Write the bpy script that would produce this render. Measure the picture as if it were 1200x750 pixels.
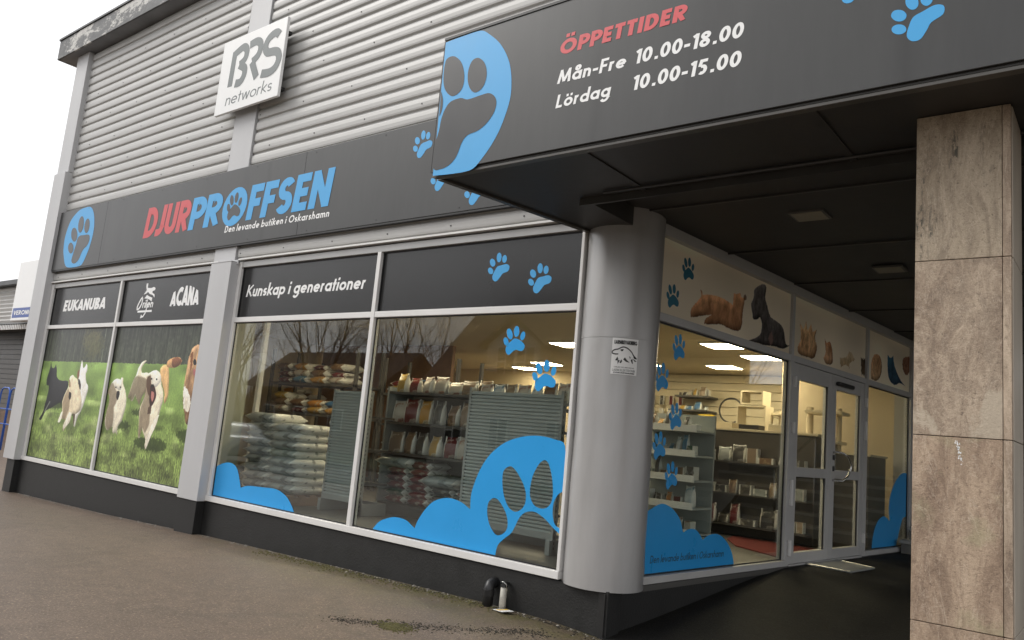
import bpy, bmesh, math, random
import numpy as np
from mathutils import Vector, Matrix, geometry, noise as mnoise
random.seed(7); rng = np.random.RandomState(11)
for o in list(bpy.data.objects): bpy.data.objects.remove(o)
sc = bpy.context.scene
COL = sc.collection

# ---------------------------------------------------------------- camera
cam_d = bpy.data.cameras.new("camera"); cam = bpy.data.objects.new("camera", cam_d); COL.objects.link(cam)
cr = Vector((0.78379284, 0.61456275, 0.08933873)); cu = Vector((0.02183022, -0.17103396, 0.98502326)); cf = Vector((-0.62063856, 0.7701039, 0.14747123))
M = Matrix(((cr.x, cu.x, -cf.x, 3.17376), (cr.y, cu.y, -cf.y, -5.34423), (cr.z, cu.z, -cf.z, 1.07677), (0, 0, 0, 1)))
cam.matrix_world = M
cam_d.sensor_fit = 'HORIZONTAL'; cam_d.sensor_width = 36.0; cam_d.lens = 917.4018 / 1200 * 36
cam_d.clip_start = 0.05; cam_d.clip_end = 2000
sc.camera = cam

# ---------------------------------------------------------------- sky, sun, exposure (overcast day)
world = bpy.data.worlds.new("World"); sc.world = world; world.use_nodes = True
wn = world.node_tree; wn.nodes.clear()
SUN_EL, SUN_ROT = math.radians(42), math.radians(238)
sky = wn.nodes.new('ShaderNodeTexSky'); sky.sky_type = 'NISHITA'; sky.sun_disc = False
sky.sun_elevation = SUN_EL; sky.sun_rotation = SUN_ROT; sky.air_density = 1.0; sky.dust_density = 4.0; sky.ozone_density = 1.0
hs = wn.nodes.new('ShaderNodeHueSaturation'); hs.inputs['Saturation'].default_value = 0.10
mixc = wn.nodes.new('ShaderNodeMix'); mixc.data_type = 'RGBA'; mixc.inputs[0].default_value = 0.72
mixc.inputs[7].default_value = (11.5, 11.5, 11.7, 1)         # even cloud layer over the clear sky
bg = wn.nodes.new('ShaderNodeBackground'); bg.inputs['Strength'].default_value = 0.10
wo = wn.nodes.new('ShaderNodeOutputWorld')
wn.links.new(sky.outputs[0], hs.inputs['Color']); wn.links.new(hs.outputs[0], mixc.inputs[6])
wn.links.new(mixc.outputs[2], bg.inputs['Color']); wn.links.new(bg.outputs[0], wo.inputs[0])
sun_d = bpy.data.lights.new("sun", 'SUN'); sun = bpy.data.objects.new("sun", sun_d); COL.objects.link(sun)
sun_d.energy = 1.25; sun_d.angle = math.radians(25); sun_d.color = (1.0, 0.96, 0.90)
sd_ = Vector((math.sin(SUN_ROT) * math.cos(SUN_EL), math.cos(SUN_ROT) * math.cos(SUN_EL), math.sin(SUN_EL)))
sun.rotation_euler = sd_.to_track_quat('Z', 'Y').to_euler(); sun.location = (-8, -20, 20)
sc.view_settings.view_transform = 'Standard'; sc.view_settings.look = 'None'
sc.view_settings.exposure = 0.34; sc.view_settings.gamma = 1.0
sc.cycles.use_denoising = True
sc.cycles.max_bounces = 8; sc.cycles.transparent_max_bounces = 16; sc.cycles.diffuse_bounces = 4; sc.cycles.glossy_bounces = 4
sc.cycles.sample_clamp_indirect = 4.0

# ---------------------------------------------------------------- materials
def new_mat(name):
    m = bpy.data.materials.new(name); m.use_nodes = True; nt = m.node_tree
    b = nt.nodes['Principled BSDF']; return m, nt, b
def nd(nt, t, **k):
    n = nt.nodes.new(t)
    for a, v in k.items():
        if a.startswith('i_'): n.inputs[a[2:].replace('_', ' ')].default_value = v
        else: setattr(n, a, v)
    return n
def mapped(nt, scale=(1, 1, 1), rot=(0, 0, 0), coord='Object'):
    tc = nd(nt, 'ShaderNodeTexCoord'); mp = nd(nt, 'ShaderNodeMapping'); mp.inputs['Scale'].default_value = scale; mp.inputs['Rotation'].default_value = rot
    nt.links.new(tc.outputs[coord], mp.inputs[0]); return mp.outputs[0]
def noise(nt, vec, scale, detail=4, rough=.55, dist=0.0):
    n = nd(nt, 'ShaderNodeTexNoise'); n.inputs['Scale'].default_value = scale; n.inputs['Detail'].default_value = detail
    n.inputs['Roughness'].default_value = rough; n.inputs['Distortion'].default_value = dist
    nt.links.new(vec, n.inputs['Vector']); return n.outputs['Fac']
def ramp(nt, fac, stops):
    r = nd(nt, 'ShaderNodeValToRGB'); el = r.color_ramp.elements
    while len(el) < len(stops): el.new(0.5)
    for e, (p, c) in zip(el, stops): e.position = p; e.color = c if len(c) == 4 else (*c, 1)
    nt.links.new(fac, r.inputs[0]); return r.outputs[0]
def mixrgb(nt, fac, a, b, mode='MIX'):
    m = nd(nt, 'ShaderNodeMix', data_type='RGBA', blend_type=mode)
    for i, v in ((0, fac), (6, a), (7, b)):
        if hasattr(v, 'links') or hasattr(v, 'is_linked'): nt.links.new(v, m.inputs[i])
        elif i == 0: m.inputs[0].default_value = v
        else: m.inputs[i].default_value = (*v, 1) if len(v) == 3 else v
    return m.outputs[2]
def bump(nt, b, h, strength, dist=0.01):
    n = nd(nt, 'ShaderNodeBump'); n.inputs['Strength'].default_value = strength; n.inputs['Distance'].default_value = dist
    nt.links.new(h, n.inputs['Height']); nt.links.new(n.outputs[0], b.inputs['Normal'])
def simple(name, col, rough=.5, metal=0.0, var=.12, vs=3.0, bmp=0.0, bs=40, spec=.5, streak=False, rvar=.1):
    m, nt, b = new_mat(name)
    v = mapped(nt, (1, 1, .18) if streak else (1, 1, 1))
    f = noise(nt, v, vs, 5, .6)
    lo = tuple(c * (1 - var) for c in col); hi = tuple(min(1, c * (1 + var)) for c in col)
    nt.links.new(ramp(nt, f, [(.3, lo), (.7, hi)]), b.inputs['Base Color'])
    b.inputs['Metallic'].default_value = metal; b.inputs['Specular IOR Level'].default_value = spec
    mr = nd(nt, 'ShaderNodeMapRange'); mr.inputs['To Min'].default_value = max(0, rough - rvar); mr.inputs['To Max'].default_value = min(1, rough + rvar)
    nt.links.new(f, mr.inputs['Value']); nt.links.new(mr.outputs[0], b.inputs['Roughness'])
    if bmp: bump(nt, b, noise(nt, mapped(nt), bs, 3), bmp)
    return m
MT = {}
MT['frame'] = simple('white_aluminium_paint', (.72, .71, .69), .35, 0, .05, 2, .03, 8)
MT['frame_side'] = simple('grey_aluminium_paint', (.40, .40, .395), .4, 0, .06, 2, .03, 8)
MT['side_frame'] = simple('silver_door_paint', (.50, .495, .485), .4, 0, .06, 2, .03, 8)
MT['pilaster'] = simple('grey_sheet_metal', (.50, .50, .505), .42, 0, .07, 1.2, .12, 3, streak=True)
MT['cylinder'] = simple('dented_grey_sheet', (.40, .395, .39), .34, .25, .16, 2.4, .30, 4, streak=True)
MT['plinth'] = simple('black_plinth_paint', (.0125, .0125, .012), .6, 0, .35, 6, .3, 60, streak=False)
MT['soffit'] = simple('dark_soffit_paint', (.036, .034, .031), .5, 0, .25, 3, .1, 12)
MT['soffit_light'] = simple('soffit_edge_trim', (.075, .07, .062), .35, 0, .2, 3)
MT['eave'] = simple('eave_soffit_paint', (.17, .175, .185), .55, 0, .25, 2, .1, 10)
MT['dark_metal'] = simple('dark_metal', (.03, .03, .03), .4, .3, .2)
MT['black_plastic'] = simple('black_plastic', (.012, .012, .013), .38, 0, .2)
MT['chrome'] = simple('brushed_steel', (.62, .62, .60), .22, 1.0, .06)
MT['white_board'] = simple('white_sign_board', (.82, .82, .81), .35, 0, .03)
MT['white_vinyl'] = simple('white_vinyl', (.85, .85, .84), .4, 0, .02)
MT['red_vinyl'] = simple('red_vinyl', (.62, .075, .085), .42, 0, .04)
MT['blue_vinyl'] = simple('blue_vinyl', (.050, .36, .72), .40, 0, .03)
MT['blue_glass_vinyl'] = simple('blue_window_vinyl', (.025, .33, .74), .30, 0, .03)
MT['grey_vinyl'] = simple('grey_vinyl', (.14, .16, .16), .45, 0, .04)
MT['black_vinyl'] = simple('black_vinyl', (.015, .015, .015), .45, 0, .04)
MT['hole_vinyl'] = simple('dark_board_vinyl', (.036, .036, .037), .32, 0, .06)
MT['slat_metal'] = simple('grey_rack_metal', (.34, .37, .37), .45, .1, .08)
MT['rack_foot'] = simple('rack_foot_metal', (.27, .28, .28), .45, .2, .08)
MT['shelf_dark'] = simple('dark_shelf_metal', (.07, .065, .06), .5, .1, .2)
MT['cream_wall'] = simple('cream_wall_paint', (.62, .52, .36), .8, 0, .05, 1.5)
MT['cream_board'] = simple('cream_laminate', (.66, .58, .42), .5, 0, .05)
MT['ceiling'] = simple('shop_ceiling_paint', (.62, .53, .38), .9, 0, .04, 2)
MT['shop_floor'] = simple('grey_vinyl_floor', (.085, .082, .076), .50, 0, .05, 1.5)
MT['counter_dark'] = simple('dark_counter_laminate', (.07, .06, .05), .4, 0, .2)
MT['red_carpet'] = simple('red_carpet', (.13, .014, .012), .95, 0, .2, 30, .4, 120)
MT['concrete'] = simple('stair_concrete', (.16, .155, .14), .8, 0, .25, 5, .4, 40)
MT['cream_dull'] = simple('dull_plaster', (.30, .27, .22), .9, 0, .12, 2); MT['pale_concrete'] = simple('pale_concrete', (.34, .33, .30), .8, 0, .15, 5, .3, 40)
MT['rough_dark'] = simple('dark_rough_stone', (.10, .095, .085), .85, 0, .45, 9, .8, 25)
MT['grate'] = simple('galvanised_grate', (.42, .43, .42), .4, .5, .15, 10)
MT['blue_rail'] = simple('blue_rail_paint', (.02, .10, .45), .4, 0, .05)
MT['pale_pipe'] = simple('grey_pipe_plastic', (.42, .40, .35), .5, 0, .25, 14, .3, 60)
MT['copper_wood'] = simple('brown_boards', (.16, .10, .065), .7, 0, .3, 5)
MT['warm_boards'] = simple('warm_brown_boards', (.30, .17, .09), .6, 0, .2, 3); MT['pebble'] = simple('pebble_stone', (.22, .20, .17), .8, 0, .4, 20)
MT['moss'] = simple('moss_green', (.105, .095, .035), .95, 0, .4, 30, .6, 120)

# sign board: dark grey composite with soft vertical soot stains
def board_mat():
    m, nt, b = new_mat('dark_sign_board')
    big = noise(nt, mapped(nt, (1.1, 1, .35)), 1.3, 3, .5, .4)
    fine = noise(nt, mapped(nt, (3, 1, .5)), 5, 6, .65)
    c1 = ramp(nt, big, [(.30, (.032, .032, .032)), (.62, (.043, .044, .043))])
    c2 = mixrgb(nt, .25, c1, ramp(nt, fine, [(.35, (.030, .030, .030)), (.7, (.052, .052, .051))]))
    # soot runs under the old fixing points
    geo = nd(nt, 'ShaderNodeNewGeometry'); sep = nd(nt, 'ShaderNodeSeparateXYZ'); nt.links.new(geo.outputs['Position'], sep.inputs[0])
    wob = nd(nt, 'ShaderNodeMath', operation='MULTIPLY_ADD'); nt.links.new(noise(nt, mapped(nt, (1, 1, 1)), 3, 2), wob.inputs[0]); wob.inputs[1].default_value = .12; nt.links.new(sep.outputs['X'], wob.inputs[2])
    for x0 in (.66, 2.38, -5.1, -9.35):
        s_ = nd(nt, 'ShaderNodeMath', operation='SUBTRACT'); nt.links.new(wob.outputs[0], s_.inputs[0]); s_.inputs[1].default_value = x0 + .05
        a_ = nd(nt, 'ShaderNodeMath', operation='ABSOLUTE'); nt.links.new(s_.outputs[0], a_.inputs[0])
        f_ = ramp(nt, a_.outputs[0], [(.0, (.55, .55, .55)), (.065, (0, 0, 0))]); c2 = mixrgb(nt, f_, c2, (.022, .022, .022))
    nt.links.new(c2, b.inputs['Base Color']); b.inputs['Roughness'].default_value = .36
    bump(nt, b, noise(nt, mapped(nt), 1.2, 2), .05, .02)
    return m
MT['board'] = board_mat()
MT['panel'] = simple('black_window_film', (.016, .016, .016), .20, 0, .15, 1.2)

def glass_mat():
    m, nt, b = new_mat('window_glass'); nt.nodes.remove(b)
    out = [n for n in nt.nodes if n.type == 'OUTPUT_MATERIAL'][0]
    tr = nd(nt, 'ShaderNodeBsdfTransparent'); tr.inputs[0].default_value = (.90, .93, .91, 1)
    gl = nd(nt, 'ShaderNodeBsdfGlossy'); gl.inputs['Roughness'].default_value = 0.0; gl.inputs[0].default_value = (1, 1, 1, 1)
    lw = nd(nt, 'ShaderNodeLayerWeight'); lw.inputs['Blend'].default_value = .5
    pw = nd(nt, 'ShaderNodeMath', operation='POWER'); pw.inputs[1].default_value = 4.0
    ma = nd(nt, 'ShaderNodeMath', operation='MULTIPLY_ADD'); ma.inputs[1].default_value = .9; ma.inputs[2].default_value = .040
    nt.links.new(lw.outputs['Facing'], pw.inputs[0]); nt.links.new(pw.outputs[0], ma.inputs[0])
    bp = nd(nt, 'ShaderNodeBump'); bp.inputs['Strength'].default_value = .012; bp.inputs['Distance'].default_value = .05
    nt.links.new(noise(nt, mapped(nt), .9, 1), bp.inputs['Height']); nt.links.new(bp.outputs[0], gl.inputs['Normal'])
    mx = nd(nt, 'ShaderNodeMixShader'); nt.links.new(ma.outputs[0], mx.inputs[0]); nt.links.new(tr.outputs[0], mx.inputs[1]); nt.links.new(gl.outputs[0], mx.inputs[2])
    nt.links.new(mx.outputs[0], out.inputs[0]); return m
MT['glass'] = glass_mat()

def cladding_mat():
    m, nt, b = new_mat('corrugated_cladding_paint')
    v = mapped(nt, (.6, 1, 1)); f = noise(nt, v, 2.2, 6, .65)
    fl = noise(nt, mapped(nt, (.15, 1, 8)), 2.0, 3, .6)
    c = mixrgb(nt, .5, ramp(nt, f, [(.3, (.42, .415, .40)), (.7, (.50, .495, .48))]), ramp(nt, fl, [(.3, (.38, .375, .36)), (.7, (.52, .515, .50))]))
    spk = noise(nt, mapped(nt), 55, 2, .5); c = mixrgb(nt, ramp(nt, spk, [(.74, (0, 0, 0)), (.79, (1, 1, 1))]), c, (.12, .11, .10))
    nt.links.new(c, b.inputs['Base Color']); b.inputs['Roughness'].default_value = .42; return m
MT['cladding'] = cladding_mat()
def fascia_mat():
    m, nt, b = new_mat('weathered_roof_fascia')
    f = noise(nt, mapped(nt, (1, 1, 2.2)), 1.9, 7, .72, .3)
    c = ramp(nt, f, [(.42, (.085, .088, .09)), (.50, (.14, .14, .14)), (.53, (.50, .49, .46)), (.7, (.56, .55, .52))])
    f2 = noise(nt, mapped(nt), 14, 5, .7); c = mixrgb(nt, ramp(nt, f2, [(.58, (0, 0, 0)), (.64, (1, 1, 1))]), c, (.10, .10, .10))
    nt.links.new(c, b.inputs['Base Color']); b.inputs['Roughness'].default_value = .6; bump(nt, b, f2, .3); return m
MT['fascia'] = fascia_mat()

def asphalt(name, lo, hi, moss=False, rough=.75):
    m, nt, b = new_mat(name); v = mapped(nt)
    big = noise(nt, v, .55, 5, .6, .3); mid = noise(nt, v, 6, 4, .6); fine = noise(nt, v, 62, 5, .8); gr = noise(nt, v, 26, 6, .8)
    c = ramp(nt, big, [(.32, lo), (.68, hi)])
    c = mixrgb(nt, .35, c, ramp(nt, mid, [(.3, tuple(x * .7 for x in lo)), (.7, tuple(x * 1.2 for x in hi))]))
    c = mixrgb(nt, ramp(nt, fine, [(.54, (0, 0, 0)), (.62, (.9, .9, .9))]), c, tuple(min(1, x * 2.3) for x in hi))
    c = mixrgb(nt, ramp(nt, gr, [(.33, (.8, .8, .8)), (.45, (0, 0, 0))]), c, tuple(x * .45 for x in lo))
    if moss:
        # moss grows in a band along the wall foot (world y close to 0)
        geo = nd(nt, 'ShaderNodeNewGeometry'); sep = nd(nt, 'ShaderNodeSeparateXYZ'); nt.links.new(geo.outputs['Position'], sep.inputs[0])
        mr = nd(nt, 'ShaderNodeMapRange'); mr.inputs['From Min'].default_value = -.95; mr.inputs['From Max'].default_value = -.12
        nt.links.new(sep.outputs['Y'], mr.inputs['Value'])
        mx = nd(nt, 'ShaderNodeMapRange'); mx.inputs['From Min'].default_value = -6.2; mx.inputs['From Max'].default_value = -3.0; nt.links.new(sep.outputs['X'], mx.inputs['Value'])
        mu = nd(nt, 'ShaderNodeMath', operation='MULTIPLY'); nt.links.new(mr.outputs[0], mu.inputs[0]); nt.links.new(mx.outputs[0], mu.inputs[1])
        m2 = nd(nt, 'ShaderNodeMath', operation='MULTIPLY'); nt.links.new(mu.outputs[0], m2.inputs[0]); nt.links.new(ramp(nt, noise(nt, v, 3.0, 6, .7), [(.32, (0, 0, 0)), (.62, (1, 1, 1))]), m2.inputs[1])
        c = mixrgb(nt, m2.outputs[0], c, ramp(nt, noise(nt, v, 40, 3), [(.3, (.05, .048, .015)), (.7, (.125, .108, .035))]))
        # old crack line and patched joint
        wv = nd(nt, 'ShaderNodeTexVoronoi', feature='DISTANCE_TO_EDGE'); wv.inputs['Scale'].default_value = .42
        mv = nd(nt, 'ShaderNodeVectorMath', operation='ADD'); nn = nd(nt, 'ShaderNodeTexNoise'); nn.inputs['Scale'].default_value = 2.3; nn.inputs['Detail'].default_value = 6
        nt.links.new(v, nn.inputs['Vector']); ms = nd(nt, 'ShaderNodeVectorMath', operation='SCALE'); ms.inputs['Scale'].default_value = .5
        nt.links.new(nn.outputs['Color'], ms.inputs[0]); nt.links.new(v, mv.inputs[0]); nt.links.new(ms.outputs[0], mv.inputs[1]); nt.links.new(mv.outputs[0], wv.inputs['Vector'])
        my = nd(nt, 'ShaderNodeMapRange'); my.inputs['From Min'].default_value = -3.2; my.inputs['From Max'].default_value = -1.6; nt.links.new(sep.outputs['X'], my.inputs['Value'])
        mk = nd(nt, 'ShaderNodeMath', operation='MULTIPLY'); nt.links.new(ramp(nt, wv.outputs['Distance'], [(.006, (.8, .8, .8)), (.022, (0, 0, 0))]), mk.inputs[0]); nt.links.new(my.outputs[0], mk.inputs[1])
        mk2 = nd(nt, 'ShaderNodeMath', operation='MULTIPLY'); mk2.inputs[1].default_value = .28; nt.links.new(mk.outputs[0], mk2.inputs[0]); c = mixrgb(nt, mk2.outputs[0], c, (.04, .034, .026))
    nt.links.new(c, b.inputs['Base Color'])
    rr = nd(nt, 'ShaderNodeMapRange'); rr.inputs['To Min'].default_value = rough - .22; rr.inputs['To Max'].default_value = rough + .1
    nt.links.new(big, rr.inputs['Value']); nt.links.new(rr.outputs[0], b.inputs['Roughness'])
    ad = nd(nt, 'ShaderNodeMath', operation='ADD'); nt.links.new(fine, ad.inputs[0]); nt.links.new(gr, ad.inputs[1])
    bump(nt, b, ad.outputs[0], .65, .006); return m
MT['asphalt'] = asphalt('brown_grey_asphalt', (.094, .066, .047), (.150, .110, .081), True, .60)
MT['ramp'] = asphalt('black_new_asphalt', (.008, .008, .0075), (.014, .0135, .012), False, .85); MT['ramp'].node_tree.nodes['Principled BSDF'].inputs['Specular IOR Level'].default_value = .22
MT['patch'] = asphalt('old_dark_asphalt', (.04, .036, .032), (.075, .068, .06), False, .85)
MT['street'] = asphalt('street_asphalt', (.06, .055, .05), (.10, .095, .085), False, .8)

def stone(name, seed, kind):
    m, nt, b = new_mat(name)
    tc = nd(nt, 'ShaderNodeTexCoord'); mp = nd(nt, 'ShaderNodeMapping'); mp.inputs['Location'].default_value = (seed, seed * .7, seed * 1.3)
    diag = kind[0] == 'd'
    mp.inputs['Rotation'].default_value = (0, math.radians(-38), 0) if diag else (0, math.radians(3), 0)
    mp.inputs['Scale'].default_value = (1, 1, .45) if diag else (1, 1, .24)
    nt.links.new(tc.outputs['Object'], mp.inputs[0]); v = mp.outputs[0]; v0 = mapped(nt)
    warm = kind[1]
    lo, mid, hi = {'p': ((.21, .135, .09), (.37, .265, .185), (.55, .42, .30)), 'g': ((.20, .15, .105), (.36, .285, .20), (.50, .41, .305)), 'b': ((.18, .125, .088), (.33, .245, .175), (.56, .45, .335))}[warm]
    big = noise(nt, v, 3.2, 4, .5, .5); f = noise(nt, v, 13, 9, .72, .9); pit = noise(nt, v0, 46, 7, .82, .3); grain = noise(nt, v0, 190, 3, .7); ve = noise(nt, v, 6.5, 9, .70, 1.3)
    c = ramp(nt, big, [(.38, tuple(x * .85 for x in lo)), (.50, mid), (.62, hi)])
    c = mixrgb(nt, .55, c, ramp(nt, f, [(.40, tuple(x * .75 for x in lo)), (.5, mid), (.60, tuple(x * 1.05 for x in hi))]))
    c = mixrgb(nt, ramp(nt, pit, [(.36, (.8, .8, .8)), (.45, (0, 0, 0))]), c, tuple(x * .42 for x in lo))
    c = mixrgb(nt, ramp(nt, pit, [(.56, (0, 0, 0)), (.68, (.6, .6, .6))]), c, (.60, .50, .39))
    c = mixrgb(nt, .22, c, ramp(nt, grain, [(.3, tuple(x * .5 for x in lo)), (.7, tuple(min(1, x * 1.3) for x in hi))]))
    c = mixrgb(nt, ramp(nt, ve, [(.492, (0, 0, 0)), (.5, (.6, .6, .6)), (.508, (0, 0, 0))]), c, (.66, .55, .43))
    if kind[2] == 's':   # black-green water stains running down
        st = noise(nt, mapped(nt, (1, 1, .14)), 10, 5, .6); hole = noise(nt, mapped(nt, (1, 1, .45)), 42, 4, .7)
        mu = nd(nt, 'ShaderNodeMath', operation='MULTIPLY'); nt.links.new(ramp(nt, st, [(.585, (0, 0, 0)), (.66, (1, 1, 1))]), mu.inputs[0]); nt.links.new(ramp(nt, hole, [(.46, (0, 0, 0)), (.54, (.9, .9, .9))]), mu.inputs[1])
        c = mixrgb(nt, mu.outputs[0], c, (.06, .058, .045))
    if kind[2] == 'l':   # pale diagonal vein patch
        pv = noise(nt, v, 2.4, 7, .60, .3); c = mixrgb(nt, ramp(nt, pv, [(.57, (0, 0, 0)), (.595, (.85, .85, .85))]), c, (.53, .45, .345))
    if kind[2] == 'm':
        pv = noise(nt, v0, 4, 5, .6); c = mixrgb(nt, ramp(nt, pv, [(.56, (0, 0, 0)), (.72, (.5, .5, .5))]), c, (.40, .39, .22))
    nt.links.new(c, b.inputs['Base Color']); b.inputs['Roughness'].default_value = .60
    ad = nd(nt, 'ShaderNodeMath', operation='ADD'); nt.links.new(pit, ad.inputs[0]); nt.links.new(ve, ad.inputs[1])
    bump(nt, b, ad.outputs[0], .9 if kind[2] != '-' else .3, .009); return m
MT['stone_a'] = stone('stained_travertine', 1.3, 'vgs'); MT['stone_b'] = stone('veined_brown_stone', 4.1, 'dbl')
MT['stone_c'] = stone('pink_grained_stone', 7.7, 'vpm'); MT['stone_d'] = stone('mottled_stone', 9.2, 'dpl'); MT['stone_e'] = simple('honed_side_stone', (.50, .44, .36), .45, 0, .16, 5, .1, 30, streak=True); MT['stone_rough'] = stone('rough_slab_edge', 3.3, 'vb-')

def emission(name, col, s):
    m, nt, b = new_mat(name); b.inputs['Base Color'].default_value = (*col, 1); b.inputs['Emission Color'].default_value = (*col, 1); b.inputs['Emission Strength'].default_value = s; return m
MT['lamp'] = emission('lit_ceiling_panel', (1, .82, .54), 37.0)

# ---------------------------------------------------------------- geometry helpers
SD = Vector((0.08514292, 0.99636875, 0)); SN = Vector((0.99636875, -0.08514292, 0))
def FR(u, d, z): return (u, -d, z)                       # street front: u along x, d outwards, z up
def SI(u, d, z): p = SD * u + SN * d; return (p.x, p.y, z)   # entrance side: u along the slanting wall
def WO(x, y, z): return (x, y, z)
def empty(name, loc=(0, 0, 0), label=None, cat=None, group=None):
    o = bpy.data.objects.new(name, None); COL.objects.link(o); o.location = loc; o.empty_display_size = .1
    if label: tag(o, label, cat, group)
    return o
def tag(o, label=None, cat=None, group=None, kind=None):
    if label: o['label'] = label
    if cat: o['category'] = cat
    if group: o['group'] = group
    if kind: o['kind'] = kind
    return o
class MB:
    def __init__(s): s.v = []; s.f = []; s.m = []
    def add(s, vs, fs, mi=0):
        n = len(s.v); s.v += [tuple(v) for v in vs]; s.f += [tuple(i + n for i in f) for f in fs]; s.m += [mi] * len(fs)
    def box(s, u0, u1, d0, d1, z0, z1, T=WO, mi=0):
        s.add([T(u, d, z) for z in (z0, z1) for d in (d0, d1) for u in (u0, u1)], [(0, 2, 3, 1), (4, 5, 7, 6), (0, 1, 5, 4), (2, 6, 7, 3), (0, 4, 6, 2), (1, 3, 7, 5)], mi); return s
    def prism(s, poly, a, b, f, mi=0):    # poly list of 2D, f(p, h) -> 3D
        n = len(poly); vs = [f(p, a) for p in poly] + [f(p, b) for p in poly]
        s.add(vs, [tuple(range(n - 1, -1, -1)), tuple(range(n, 2 * n))] + [(i, (i + 1) % n, n + (i + 1) % n, n + i) for i in range(n)], mi); return s
    def tube(s, pts, r, n=10, cap=True, mi=0):
        pts = [Vector(p) for p in pts]; rs = r if isinstance(r, (list, tuple)) else [r] * len(pts)
        base = len(s.v); prev = None
        for i, p in enumerate(pts):
            t = (pts[min(i + 1, len(pts) - 1)] - pts[max(i - 1, 0)]).normalized()
            if prev is None:
                a = t.orthogonal().normalized()
            else:
                a = (prev - t * prev.dot(t)); a = a.normalized() if a.length > 1e-6 else t.orthogonal().normalized()
            prev = a; b = t.cross(a)
            for k in range(n):
                an = 2 * math.pi * k / n; s.v.append(tuple(p + (a * math.cos(an) + b * math.sin(an)) * rs[i]))
        for i in range(len(pts) - 1):
            for k in range(n):
                k2 = (k + 1) % n; s.f.append((base + i * n + k, base + i * n + k2, base + (i + 1) * n + k2, base + (i + 1) * n + k)); s.m.append(mi)
        if cap:
            s.f.append(tuple(base + k for k in range(n - 1, -1, -1))); s.m.append(mi)
            s.f.append(tuple(base + (len(pts) - 1) * n + k for k in range(n))); s.m.append(mi)
        return s
    def lathe(s, prof, c=(0, 0, 0), n=32, mi=0, cap=True):
        base = len(s.v)
        for r, z in prof:
            for k in range(n):
                a = 2 * math.pi * k / n; s.v.append((c[0] + r * math.cos(a), c[1] + r * math.sin(a), c[2] + z))
        for i in range(len(prof) - 1):
            for k in range(n):
                k2 = (k + 1) % n; s.f.append((base + i * n + k, base + i * n + k2, base + (i + 1) * n + k2, base + (i + 1) * n + k)); s.m.append(mi)
        if cap:
            s.f.append(tuple(base + k for k in range(n - 1, -1, -1))); s.m.append(mi)
            s.f.append(tuple(base + (len(prof) - 1) * n + k for k in range(n))); s.m.append(mi)
        return s
    def mesh(s, name, mats, smooth=False, fix=True):
        me = bpy.data.meshes.new(name); me.from_pydata(s.v, [], s.f)
        for m in (mats if isinstance(mats, (list, tuple)) else [mats]): me.materials.append(MT[m] if isinstance(m, str) else m)
        if any(s.m): me.polygons.foreach_set('material_index', s.m)
        if fix:
            bm = bmesh.new(); bm.from_mesh(me); bmesh.ops.recalc_face_normals(bm, faces=bm.faces); bm.to_mesh(me); bm.free()
        if smooth: me.polygons.foreach_set('use_smooth', [True] * len(me.polygons))
        me.update(); return me
    def build(s, name, mats, parent=None, smooth=False, bevel=0, origin=None, fix=True):
        o = bpy.data.objects.new(name, s.mesh(name, mats, smooth, fix)); COL.objects.link(o)
        if parent is not None:
            o.parent = parent
            # geometry is given in world coordinates: undo the parent's own offset
            off = Vector((0, 0, 0)); p = parent
            while p is not None: off += Vector(p.location); p = p.parent
            if off.length > 1e-9 and not getattr(s, 'local', False): o.data.transform(Matrix.Translation(-off))
        if origin is not None:
            o.data.transform(Matrix.Translation(-Vector(origin))); o.location = origin
        if bevel:
            b = o.modifiers.new('bevel', 'BEVEL'); b.width = bevel; b.segments = 2; b.limit_method = 'ANGLE'; b.harden_normals = False
        return o
def smoothpoly(p, n=5, closed=True):
    out = []; N = len(p)
    for i in range(N if closed else N - 1):
        g = (lambda k: p[k % N]) if closed else (lambda k: p[max(0, min(N - 1, k))])
        p0, p1, p2, p3 = [np.array(g(i + k), float) for k in (-1, 0, 1, 2)]
        # keep real corners sharp
        a = p1 - p0; b = p2 - p1; c = p3 - p2
        def ang(x, y): return np.dot(x, y) / (np.linalg.norm(x) * np.linalg.norm(y) + 1e-12)
        m1 = (p2 - p0) * .5 if ang(a, b) > .25 else np.zeros(2); m2 = (p3 - p1) * .5 if ang(b, c) > .25 else np.zeros(2)
        L = np.linalg.norm(b)
        for m in (m1, m2):
            l = np.linalg.norm(m)
            if l > L * 1.2: m *= L * 1.2 / l
        for k in range(n):
            t = k / n; h = (2 * t ** 3 - 3 * t ** 2 + 1) * p1 + (t ** 3 - 2 * t ** 2 + t) * m1 + (-2 * t ** 3 + 3 * t ** 2) * p2 + (t ** 3 - t ** 2) * m2
            out.append((float(h[0]), float(h[1])))
    if not closed: out.append(tuple(p[-1]))
    return out
def decal(name, loops, T, d, mat, parent, smooth=5):
    """flat vinyl sheet: first loop is the outline, the rest are holes"""
    L = [smoothpoly(l, smooth) if smooth else list(l) for l in loops]
    tris = geometry.tessellate_polygon([[Vector((x, z, 0)) for x, z in l] for l in L])
    vs = [T(x, d, z) for l in L for x, z in l]
    mb = MB(); mb.add(vs, [tuple(t) for t in tris]); return mb.build(name, mat, parent, fix=False)

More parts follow.
